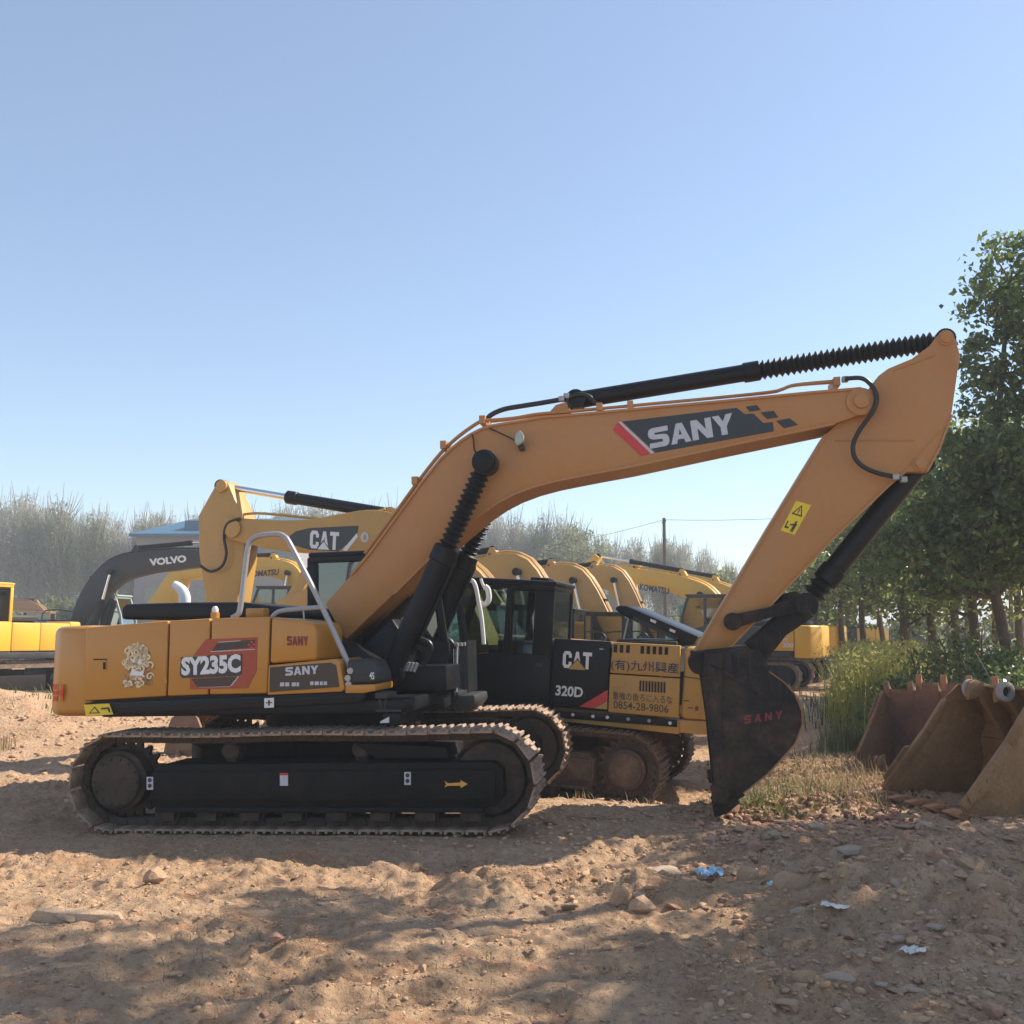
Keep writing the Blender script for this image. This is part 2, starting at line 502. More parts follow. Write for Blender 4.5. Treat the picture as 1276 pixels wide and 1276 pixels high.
# ------------------------------------------------------------------ lettering
GLYPH = {
    'S': [[(1, 1), (.22, 1), (.06, .92), (0, .78), (0, .62), (.08, .49), (.22, .43), (.66, .39), (.70, .32), (.66, .25), (.02, .25), (0, 0), (.8, 0), (.94, .07), (1, .22), (1, .42), (.93, .56), (.78, .62), (.34, .65), (.30, .70), (.34, .75), (1, .75)]],
    'A': [[(0, 0), (.29, 0), (.35, .2), (.5, .2), (.5, .42), (.42, .42), (.5, .70), (.5, 1), (.35, 1)], [(1, 0), (.65, 1), (.5, 1), (.5, .70), (.58, .42), (.5, .42), (.5, .2), (.65, .2), (.71, 0)]],
    'N': [[(0, 0), (0, 1), (.32, 1), (.70, .45), (.70, 1), (1, 1), (1, 0), (.70, 0), (.30, .57), (.30, 0)]],
    'Y': [[(.35, 0), (.35, .4), (0, 1), (.33, 1), (.5, .66), (.67, 1), (1, 1), (.65, .4), (.65, 0)]],
    'C': [[(0, .2), (0, .8), (.2, 1), (.8, 1), (1, .8), (1, .62), (.68, .62), (.68, .74), (.62, .8), (.40, .8), (.34, .74), (.34, .26), (.40, .2), (.62, .2), (.68, .26), (.68, .38), (1, .38), (1, .2), (.8, 0), (.2, 0)]],
    'T': [[(0, 1), (1, 1), (1, .78), (.67, .78), (.67, 0), (.33, 0), (.33, .78), (0, .78)]],
}


def lift(pt, out):
    return Vector((pt.x, pt.y + out, pt.z))


def uv_map(fr, bl, br, tl, lat):
    """unit square of a decal -> machine plane"""
    a, b, c = fr.at(*bl, lat), fr.at(*br, lat), fr.at(*tl, lat)
    return lambda u, v: a + (b - a) * u + (c - a) * v


def flat(fr, mb, polys, f, lat, out):
    """flat decal pieces 2 mm thick standing out mm proud of the surface"""
    n = fr.near
    for poly in polys:
        k = len(poly)
        P = [f(u, v) for u, v in poly]
        mb.add([Vector((p.x, lat + n * (out + 0.002), p.z)) for p in P] + [Vector((p.x, lat + n * out, p.z)) for p in P],
               [tuple(range(k))] + [(i, (i + 1) % k, k + (i + 1) % k, k + i) for i in range(k)])


def decal(fr, parent, pts, lat, mat, out=0.003, name='decal'):
    mb = MB()
    P = [fr.at(a, b, lat) for a, b in pts]
    k = len(P); n = fr.near
    mb.add([Vector((p.x, lat + n * (out + 0.002), p.z)) for p in P] + [Vector((p.x, lat + n * (out - 0.002), p.z)) for p in P],
           [tuple(range(k))] + [(i, (i + 1) % k, k + (i + 1) % k, k + i) for i in range(k)])
    return mb.build(name, mat, parent, smooth=False)


def block_letters(fr, parent, word, bl, br, tl, lat, mat, out=0.006, gap=0.025, grow=0.0):
    f = uv_map(fr, bl, br, tl, lat)
    mb = MB(); n = len(word); wd = (1 - gap * (n - 1)) / n
    for i, ch in enumerate(word):
        x0 = i * (wd + gap)
        flat(fr, mb, [[(x0 + u * wd, v) for u, v in poly] for poly in GLYPH[ch]], f, lat, out)
    return mb.build('lettering', mat, parent, smooth=False)


def text_flat(body, offset=0.0, shear=0.0):
    c = bpy.data.curves.new('lettering', 'FONT')
    c.body = body; c.offset = offset; c.shear = shear; c.resolution_u = 3
    o = bpy.data.objects.new('lettering', c)
    COL.objects.link(o)
    dg = bpy.context.evaluated_depsgraph_get()
    me = bpy.data.meshes.new_from_object(o.evaluated_get(dg))
    v = [(p.co.x, p.co.y) for p in me.vertices]; f = [tuple(q.vertices) for q in me.polygons]
    bpy.data.objects.remove(o); bpy.data.curves.remove(c); bpy.data.meshes.remove(me)
    return v, f


def text(fr, parent, body, bl, br, tl, lat, mat, out=0.006, offset=0.0, shear=0.0, thick=0.0):
    v, f = text_flat(body, offset, shear)
    xs = [p[0] for p in v]; ys = [p[1] for p in v]
    x0, x1, y0, y1 = min(xs), max(xs), min(ys), max(ys)
    g = uv_map(fr, bl, br, tl, lat)
    n = fr.near
    mb = MB()
    P = []
    for x, y in v:
        p = g((x - x0) / (x1 - x0), (y - y0) / (y1 - y0))
        P.append(Vector((p.x, lat + n * out, p.z)))
    mb.add(P, f)
    return mb.build('lettering', mat, parent, smooth=False, recalc=False)


# ------------------------------------------------------------------ terrain height
def vnoise(x, y, seed):
    xi = np.floor(x).astype(np.int64); yi = np.floor(y).astype(np.int64)
    fx = x - xi; fy = y - yi
    fx = fx * fx * fx * (fx * (fx * 6 - 15) + 10); fy = fy * fy * fy * (fy * (fy * 6 - 15) + 10)

    def h(a, b):
        n = (a * 374761393 + b * 668265263 + seed * 1442695041) & 0xFFFFFFFF
        n = ((n ^ (n >> 13)) * 1274126177) & 0xFFFFFFFF
        return ((n ^ (n >> 16)) & 0xFFFF) / 65535.0
    a = h(xi, yi); b = h(xi + 1, yi); c = h(xi, yi + 1); d = h(xi + 1, yi + 1)
    return (a + (b - a) * fx + (c - a) * fy + (a - b - c + d) * fx * fy) * 2 - 1


def sst(t):
    t = np.clip(t, 0, 1)
    return t * t * (3 - 2 * t)


def bump_at(x, y, cx, cy, rx, ry, h, seed):
    d = np.sqrt(((x - cx) / rx) ** 2 + ((y - cy) / ry) ** 2) + 0.22 * vnoise(x * 1.7, y * 1.7, seed)
    return h * sst(1.0 - d)


def foot(x, y, cx, cy, yaw, hx, hy, fade):
    c, s = math.cos(math.radians(yaw)), math.sin(math.radians(yaw))
    u = (x - cx) * c + (y - cy) * s; v = -(x - cx) * s + (y - cy) * c
    d = np.maximum(np.abs(u) - hx, np.abs(v) - hy)
    return sst(1 - d / fade), u


MOUNDS = []


def mound(px, py, rx, ry, h, seed):
    p = ground_at(px, py)
    MOUNDS.append((p.x, p.y, rx, ry, h, seed))


mound(1105, 1120, 1.35, 1.7, 0.24, 1)      # rubble heap in the right foreground
mound(1230, 1090, 1.2, 1.2, 0.16, 2)
mound(492, 1088, 0.42, 0.5, 0.10, 3)
mound(600, 1100, 0.6, 0.55, 0.09, 4)
mound(800, 1110, 0.75, 0.5, 0.13, 5)
mound(350, 1090, 0.7, 0.4, 0.06, 6)
mound(90, 1165, 0.8, 0.4, 0.05, 7)
mound(760, 1240, 0.6, 0.35, 0.05, 8)
mound(960, 1240, 0.7, 0.5, 0.06, 9)
mound(20, 905, 2.2, 2.2, 0.28, 10)
mound(-40, 880, 3.0, 4.0, 0.35, 14)
mound(560, 905, 2.0, 0.9, 0.20, 11)
mound(1000, 1010, 1.2, 0.6, 0.10, 12)
mound(690, 1020, 0.8, 0.7, 0.12, 13)


def height(x, y):
    x = np.asarray(x, float); y = np.asarray(y, float)
    h = 0.05 * vnoise(x * 0.5, y * 0.5, 21) + 0.028 * vnoise(x * 1.3, y * 1.6, 22) + 0.016 * vnoise(x * 3.1, y * 3.3, 23)
    near = sst((40 - y) / 20)
    r = 1 - np.abs(vnoise(x * 5.2, y * 5.6, 24))
    h = h + near * (0.022 * (r * r - 0.5) + 0.013 * vnoise(x * 11, y * 11, 25) + 0.009 * vnoise(x * 23, y * 24, 26))
    cl = vnoise(x * 2.1, y * 1.9, 30)
    lump = np.maximum(0, vnoise(x * 15, y * 15, 27) - 0.05) * sst((cl + 0.15) / 0.5)
    h = h + near * 0.045 * lump
    h = h + near * 0.018 * np.maximum(0, vnoise(x * 30, y * 30, 28)) * sst((vnoise(x * 1.2, y * 1.2, 31) + 0.5) / 0.8)
    # old wheel and crawler ruts curving across the yard
    for k, (a, b, am) in enumerate(((0.30, 5.5, 0.05), (0.30, 5.95, 0.04), (-0.10, 7.6, 0.035), (-0.10, 8.0, 0.03))):
        dd = y - (b + a * x + 0.25 * np.sin(x * 0.6 + k * 0.4)) + 0.10 * vnoise(x * 1.4, y * 1.4, 40 + k)
        tread = 0.55 + 0.45 * np.sign(np.sin((x + 0.5 * np.abs(dd)) * 2 * PI / 0.16))
        h = h - am * np.exp(-(dd / 0.15) ** 2) * (0.75 + 0.35 * tread * sst((vnoise(x * .8, y * .8, 45 + k) + .5))) + am * 0.7 * np.exp(-((dd - 0.26) / 0.10) ** 2)
    for cx, cy, rx, ry, hh, sd in MOUNDS:
        b = bump_at(x, y, cx, cy, rx, ry, hh, sd)
        rough = 1 + 0.35 * vnoise(x * 6, y * 6, sd + 60) + 0.25 * vnoise(x * 13, y * 13, sd + 80)
        h = h + b * rough
    for cx, cy, yaw, slope, z0, hx, hy, keep in ((-1.70, 10.78, -9, 0.026, -0.005, 2.2, 1.7, 0.35), (0.037, 13.85, -17, -0.064, -0.17, 2.4, 1.7, 0.5)):
        wgt, u = foot(x, y, cx, cy, yaw, hx, hy, 1.0)
        h = h * (1 - wgt * (1 - keep)) + wgt * (z0 + slope * np.clip(u, -2.6, 2.6))
    low = sst((y - 14.6) / 3) * sst((35 - y) / 6) * sst((x + 3) / 3) * sst((8 - x) / 4)
    h = h * (1 - 0.6 * low) - 0.42 * low
    return h


def hz(x, y):
    return float(height(np.array([x]), np.array([y]))[0])


def make_ground():
    ys = [-25, -15, -8, -4, -1, 1, 2, 2.8, 3.4]
    y = 3.8
    while y < 900:
        ys.append(y); y += max(0.015, y * y * 0.00031)
    ys.append(1000.0)
    xs = [0.0]; x = 0.0
    while x < 900:
        x += 0.024 if x < 5.5 else 0.024 + (x - 5.5) * 0.05
        xs.append(x)
    xs = np.array([-a for a in xs[:0:-1]] + xs); ys = np.array(ys)
    X, Y = np.meshgrid(xs, ys)
    Z = height(X.ravel(), Y.ravel())
    nx, ny = len(xs), len(ys)
    v = np.column_stack([X.ravel(), Y.ravel(), Z])
    i = np.arange(nx - 1)[None, :] + (np.arange(ny - 1) * nx)[:, None]
    i = i.ravel()
    f = np.column_stack([i, i + 1, i + 1 + nx, i + nx])
    me = np_mesh('ground', v, f)
    me.materials.append(ground_mat())
    me.polygons.foreach_set('use_smooth', [True] * len(me.polygons))
    o = link('ground', me)
    tag(o, kind='structure')


def np_mesh(name, v, f):
    """fast mesh from numpy arrays; f is (n, k)"""
    me = bpy.data.meshes.new(name)
    k = f.shape[1]
    me.vertices.add(len(v)); me.vertices.foreach_set('co', np.ascontiguousarray(v, dtype=np.float32).ravel())
    me.loops.add(f.size); me.loops.foreach_set('vertex_index', np.ascontiguousarray(f, dtype=np.int32).ravel())
    me.polygons.add(len(f)); me.polygons.foreach_set('loop_start', np.arange(0, f.size, k, dtype=np.int32))
    me.polygons.foreach_set('loop_total', np.full(len(f), k, dtype=np.int32))
    me.update(calc_edges=True)
    return me


make_ground()


# ------------------------------------------------------------------ excavator pieces
def shoe_mesh(w_, mat, pitch=0.19):
    mb = MB()
    h = pitch / 2 - 0.003
    mb.box(-h, h, -w_ / 2, w_ / 2, 0.022, 0.038)
    for x in (-h + 0.016, 0.0, h - 0.016):
        v = [(x - 0.015, 0.038), (x + 0.015, 0.038), (x + 0.009, 0.058), (x - 0.009, 0.058)]
        mb.prism(v, -w_ / 2, w_ / 2)
    return mb.mesh('track_shoe', mat, smooth=False)


def link_mesh(mat, pitch=0.19):
    mb = MB()
    for s in (-1, 1):
        mb.box(-pitch * 0.52, pitch * 0.52, s * 0.085 - 0.02, s * 0.085 + 0.02, -0.05, 0.022)
    mb.cyl((-pitch / 2, -0.12, -0.01), (-pitch / 2, 0.12, -0.01), 0.028, 8)
    return mb.mesh('track_link', mat, smooth=False)


def track_path(xr, xf, r, zc, n=None, pitch=0.19, sag=0.0):
    L1 = xf - xr; L = 2 * L1 + 2 * PI * r
    n = n or int(round(L / pitch))
    out = []
    for i in range(n):
        s = L * i / n
        if s < L1:
            t = s / L1
            out.append((xr + s, zc + r - sag * math.sin(PI * 2 * t) ** 2, 0.0))
        elif s < L1 + PI * r:
            a = PI / 2 - (s - L1) / r
            out.append((xf + r * math.cos(a), zc + r * math.sin(a), -(PI / 2 - a)))
        elif s < 2 * L1 + PI * r:
            out.append((xf - (s - L1 - PI * r), zc - r, -PI))
        else:
            a = -PI / 2 - (s - 2 * L1 - PI * r) / r
            out.append((xr + r * math.cos(a), zc + r * math.sin(a), -(PI / 2 - a)))
    return out


def sprocket_mb(x, y, z, r, teeth=21, wd=0.05):
    mb = MB()
    P = []
    for k in range(teeth * 4):
        a = 2 * PI * k / (teeth * 4)
        rr = r if k % 4 in (0, 1) else r - 0.055
        P.append((x + rr * math.cos(a), z + rr * math.sin(a)))
    mb.prism(P, y - wd / 2, y + wd / 2)
    return mb


def detailed_track(root, yc, wd, xr, xf, r, zc, shoe_m, chain_m, frame_m, out, hub_at='xr', frame_poly=None, hub=0.27, sag=0.012):
    """one crawler: the frame is the part, everything on it is a sub-part"""
    lo, hi = yc - wd / 2, yc + wd / 2
    mb = MB()
    fx0, fx1 = xr + 0.36, xf - 0.22
    for a, b in ((yc - 0.24, yc + 0.24),):
        mb.prism(frame_poly or [(fx0, 0.24), (fx1 + 0.28, 0.24), (fx1 + 0.36, 0.32), (fx1 + 0.36, 0.56), (fx1 + 0.28, 0.62), (fx0 + 0.1, 0.62), (fx0, 0.55)], a, b)
    s = out
    g0, g1 = sorted((yc + s * 0.24, yc + s * 0.285))
    mb.prism([(fx0 + 0.02, 0.30), (fx1 + 0.30, 0.30), (fx1 + 0.30, 0.56), (fx0 + 0.02, 0.56)], g0, g1)
    g0, g1 = sorted((yc + s * 0.20, yc + s * 0.29))
    mb.box(fx0 + 0.05, fx1 + 0.2, g0, g1, 0.20, 0.245)
    fr = mb.build('track', frame_m, root, bevel=0.012)
    me = shoe_mesh(wd, shoe_m); ml = link_mesh(chain_m)
    for x, z, a in track_path(xr, xf, r, zc, sag=sag):
        M = Matrix.Translation((x, yc, z)) @ Matrix.Rotation(-a, 4, 'Y')
        link('track_shoe', me, fr, M)
        link('track_link', ml, fr, M)
    mb = sprocket_mb(xr, yc, zc, r - 0.02)
    mb.lathe((xr, yc, zc), (xr, yc + s, zc), [(0, hub), (wd * 0.30, hub), (wd * 0.34, hub - 0.03), (wd * 0.40, hub - 0.04), (wd * 0.42, hub - 0.08)], 32)
    for k in range(14):
        a = 2 * PI * k / 14
        q = Vector((xr + (hub - .065) * math.cos(a), yc + s * wd * 0.39, zc + (hub - .065) * math.sin(a)))
        mb.cyl(q, q + Vector((0, s * 0.03, 0)), 0.015, 6)
    mb.build('sprocket', chain_m, fr)
    mb = MB()
    mb.lathe((xf, yc - 0.09, zc), (xf, yc + 0.09, zc), [(0, 0.12), (0, r - 0.08), (0.05, r - 0.05), (0.05, r - 0.03), (0.13, r - 0.03), (0.13, r - 0.05), (0.18, r - 0.08), (0.18, 0.12)], 32)
    mb.build('idler', chain_m, fr)
    for k in range(8):
        x = fx0 + 0.12 + k * (fx1 - fx0 - 0.05) / 7
        mb = MB()
        mb.lathe((x, yc - 0.22, 0.165), (x, yc + 0.22, 0.165), [(0, 0.05), (0.02, 0.07), (0.08, 0.075), (0.085, 0.105), (0.13, 0.105), (0.135, 0.075), (0.305, 0.075), (0.31, 0.105), (0.355, 0.105), (0.36, 0.075), (0.42, 0.07), (0.44, 0.05)], 14)
        mb.box(x - 0.09, x + 0.09, yc - 0.235, yc - 0.20, 0.12, 0.25).box(x - 0.09, x + 0.09, yc + 0.20, yc + 0.235, 0.12, 0.25)
        mb.build('track_roller', chain_m, fr)
    for t in (0.30, 0.66):
        x = xr + (xf - xr) * t
        mb = MB()
        zr = zc + r - 0.05 - 0.085
        mb.lathe((x, yc - 0.1, zr), (x, yc + s * 0.30 if s > 0 else yc + 0.24, zr), [(0, 0.06), (0.02, 0.085), (0.20, 0.085), (0.22, 0.06), (0.26, 0.055)], 14)
        mb.box(x - 0.05, x + 0.05, yc - 0.06, yc + 0.06, 0.6, zr)
        mb.build('carrier_roller', chain_m, fr)
    return fr


def simple_track(root, yc, wd, xr, xf, r, zc, shoe_m, frame_m):
    mb = MB()
    P = track_path(xr, xf, r + 0.05, zc, n=88)
    n = len(P)
    v = []
    for i, (x, z, a) in enumerate(P):
        o = 0.035 if i % 2 else 0.0
        cx, cz = x, z
        ox, oz = -math.sin(a), math.cos(a)
        for y in (yc - wd / 2, yc + wd / 2):
            v.append((cx + ox * o, y, cz + oz * o)); v.append((cx - ox * 0.07, y, cz - oz * 0.07))
    f = []
    for i in range(n):
        a = i * 4; b = ((i + 1) % n) * 4
        f += [(a, b, b + 2, a + 2), (a + 1, a + 3, b + 3, b + 1), (a, a + 1, b + 1, b), (a + 2, b + 2, b + 3, a + 3)]
    mb.add(v, f)
    t = mb.build('track', shoe_m, root, smooth=False)
    mb = MB()
    mb.box(xr + 0.5, xf - 0.2, yc - 0.22, yc + 0.22, 0.25, 0.60)
    mb.build('track_frame', frame_m, t, bevel=0.02)
    for x, nm in ((xr, 'sprocket'), (xf, 'idler')):
        mb = MB(); mb.cyl((x, yc - 0.16, zc), (x, yc + 0.16, zc), r - 0.04, 20); mb.cyl((x, yc - 0.24, zc), (x, yc + 0.24, zc), 0.24, 16)
        mb.build(nm, frame_m, t)
    return t


def cab(root, x0, x1, y0, y1, z0, z1, mat, glass, sill=None, slant=0.28, mid=0.5, post=0.09, low=None, inner=True, rear_sill=None, rpost=None, front_glass=None):
    sill = sill or z0 + 0.75
    th = 0.055
    rpost = rpost or post
    mb = MB()
    xm = x0 + (x1 - x0) * mid
    low = low if low is not None else z0 + 0.35
    zt = z1 - 0.12
    for a, b in ((y0, y0 + th), (y1 - th, y1)):
        mb.prism([(x0, z0), (x1 - 0.12, z0), (x1, low), (x1, low + 0.12), (xm, sill), (x0, sill)], a, b)
        mb.prism([(x0, sill), (x0 + rpost, sill), (x0 + rpost, zt), (x0, zt)], a, b)
        mb.prism([(xm - post / 2, sill - 0.02), (xm + post / 2, sill - 0.02), (xm + post / 2, zt), (xm - post / 2, zt)], a, b)
        mb.prism([(x1 - post, low), (x1, low), (x1 - slant * 0.35, z0 + (z1 - z0) * 0.62), (x1 - slant, zt), (x1 - slant - post, zt), (x1 - slant * 0.35 - post, z0 + (z1 - z0) * 0.62)], a, b)
        mb.prism([(x0, zt), (x1 - slant, zt), (x1 - slant, z1 - 0.03), (x0, z1 - 0.03)], a, b)
    mb.box(x0, x0 + th, y0 + th, y1 - th, z0, rear_sill or sill)
    mb.box(x0, x0 + th, y0 + th, y1 - th, zt, z1 - 0.03)
    mb.box(x1 - slant - 0.06, x1 - slant, y0 + th, y1 - th, zt, z1 - 0.03)
    mb.box(x1 - 0.14, x1 - 0.04, y0 + th, y1 - th, z0, low)
    mb.box(x0 + th, x1 - 0.14, y0 + th, y1 - th, z0, z0 + 0.06)
    c = mb.build('cab', mat, root, bevel=0.014)
    mb = MB(); mb.box(x0 - 0.02, x1 - slant + 0.04, y0 - 0.015, y1 + 0.015, z1 - 0.06, z1)
    mb.build('roof', mat, c, bevel=0.028)
    e = 0.02
    for y in (y0 + th / 2, y1 - th / 2):
        mb = MB(); mb.prism([(x0 + rpost - e, sill - e), (xm - post / 2 + e, sill - e), (xm - post / 2 + e, zt + e), (x0 + rpost - e, zt + e)], y - 0.003, y + 0.003)
        mb.build('window', glass, c, smooth=False)
        mb = MB(); mb.prism([(xm + post / 2 - e, sill), (x1 - post + e, low + 0.14), (x1 - slant * 0.35 - post + e, z0 + (z1 - z0) * 0.62), (x1 - slant - post + e, zt + e), (xm + post / 2 - e, zt + e)], y - 0.003, y + 0.003)
        mb.build('door_window', glass, c, smooth=False)
    mb = MB(); mb.box(x0 + 0.02, x0 + 0.026, y0 + th - e, y1 - th + e, (rear_sill or sill) - e, zt + e)
    mb.build('rear_window', glass, c, smooth=False)
    mb = MB()
    mb.prism([(x1 - 0.05, low - e), (x1 - 0.044, low - e), (x1 - slant * 0.35 - 0.044, z0 + (z1 - z0) * 0.62), (x1 - slant - 0.044, zt + e), (x1 - slant - 0.05, zt + e), (x1 - slant * 0.35 - 0.05, z0 + (z1 - z0) * 0.62)], y0 + th - e, y1 - th + e)
    mb.build('windscreen', front_glass or glass, c, smooth=False)
    if inner:
        ym = (y0 + y1) / 2
        mb = MB()
        sx = x0 + 0.28
        mb.box(sx, sx + 0.5, ym - 0.25, ym + 0.25, z0 + 0.06, z0 + 0.55)
        mb.prism([(sx - 0.05, z0 + 0.5), (sx + 0.1, z0 + 0.5), (sx - 0.02, z0 + 1.15), (sx - 0.14, z0 + 1.15)], ym - 0.24, ym + 0.24)
        mb.box(sx + 0.1, sx + 0.55, ym - 0.40, ym - 0.28, z0 + 0.5, z0 + 0.68).box(sx + 0.1, sx + 0.55, ym + 0.28, ym + 0.40, z0 + 0.5, z0 + 0.68)
        mb.build('seat', GREYB, c, bevel=0.04)
    return c


def limb(pts, dep):
    """outline of an arm in the xz plane from a centre line with a depth at each point"""
    up, dn = [], []
    n = len(pts)
    for i, (x, z) in enumerate(pts):
        a = pts[max(i - 1, 0)]; b = pts[min(i + 1, n - 1)]
        dx, dz = b[0] - a[0], b[1] - a[1]
        l = math.hypot(dx, dz)
        nx, nz = -dz / l, dx / l
        up.append((x + nx * dep[i] / 2, z + nz * dep[i] / 2)); dn.append((x - nx * dep[i] / 2, z - nz * dep[i] / 2))
    return up + dn[::-1]


def bellows_prof(L, r0, r1, n, deep=0.32, rend=None):
    p = []
    rend = rend or r0
    for i in range(n):
        t = L * i / n
        k = 1 + (rend / r0 - 1) * i / n
        p += [(t, r0 * (1 - deep) * k), (t + L / n * 0.5, r1 * k)]
    p.append((L, r0 * (1 - deep) * rend / r0))
    return p


def cylinder_part(root, p0, p1, frac, r, barrel_m, rod_m, name='cylinder', bellow=None, rod_r=None):
    """hydraulic cylinder: barrel is the part, rod (or bellows) and eyes are its sub-parts"""
    p0 = Vector(p0); p1 = Vector(p1)
    d = (p1 - p0); L = d.length; d.normalize()
    mb = MB()
    mb.lathe(p0, p1, [(0.02, r * 0.9), (0.06, r), (L * frac - 0.18, r), (L * frac - 0.17, r * 1.16), (L * frac - 0.02, r * 1.16), (L * frac, r * 0.9)], 20)
    ey = Vector((0, 1, 0))
    mb.cyl(p0 - ey * 0.09, p0 + ey * 0.09, r * 1.15, 18)
    b = mb.build(name, barrel_m, root)
    mb = MB(); mb.cyl(p1 - ey * 0.09, p1 + ey * 0.09, r * 1.1, 18); mb.build('rod_eye', barrel_m, b)
    a = p0 + d * (L * frac)
    mb = MB()
    if bellow:
        Lb = (p1 - a).length - r * 1.1
        mb.lathe(a, p1, bellows_prof(Lb, bellow, bellow * 1.08, int(Lb / 0.058)), 20)
        mb.build('bellows', RUBBER, b, smooth=True)
        mb = MB(); mb.cyl(p1 - d * r * 2.2, p1 - d * r * 0.2, r * 0.62, 14)
    else:
        mb.cyl(a - d * 0.02, p1 - d * r, rod_r or r * 0.55, 14)
    mb.build('rod', rod_m, b)
    return b


# bucket outline around the bucket pin, opening towards -x, tip down (metres)
BUCKET = [(0.07, 0.13), (0.55, 0.16), (0.70, 0.06), (0.75, -0.09), (0.92, -0.21), (1.03, -0.33), (1.09, -0.50), (1.10, -0.65), (1.02, -0.85), (0.73, -1.17), (0.45, -1.40), (0.26, -1.56), (0.18, -1.52), (0.12, -0.62), (0.05, -0.15)]


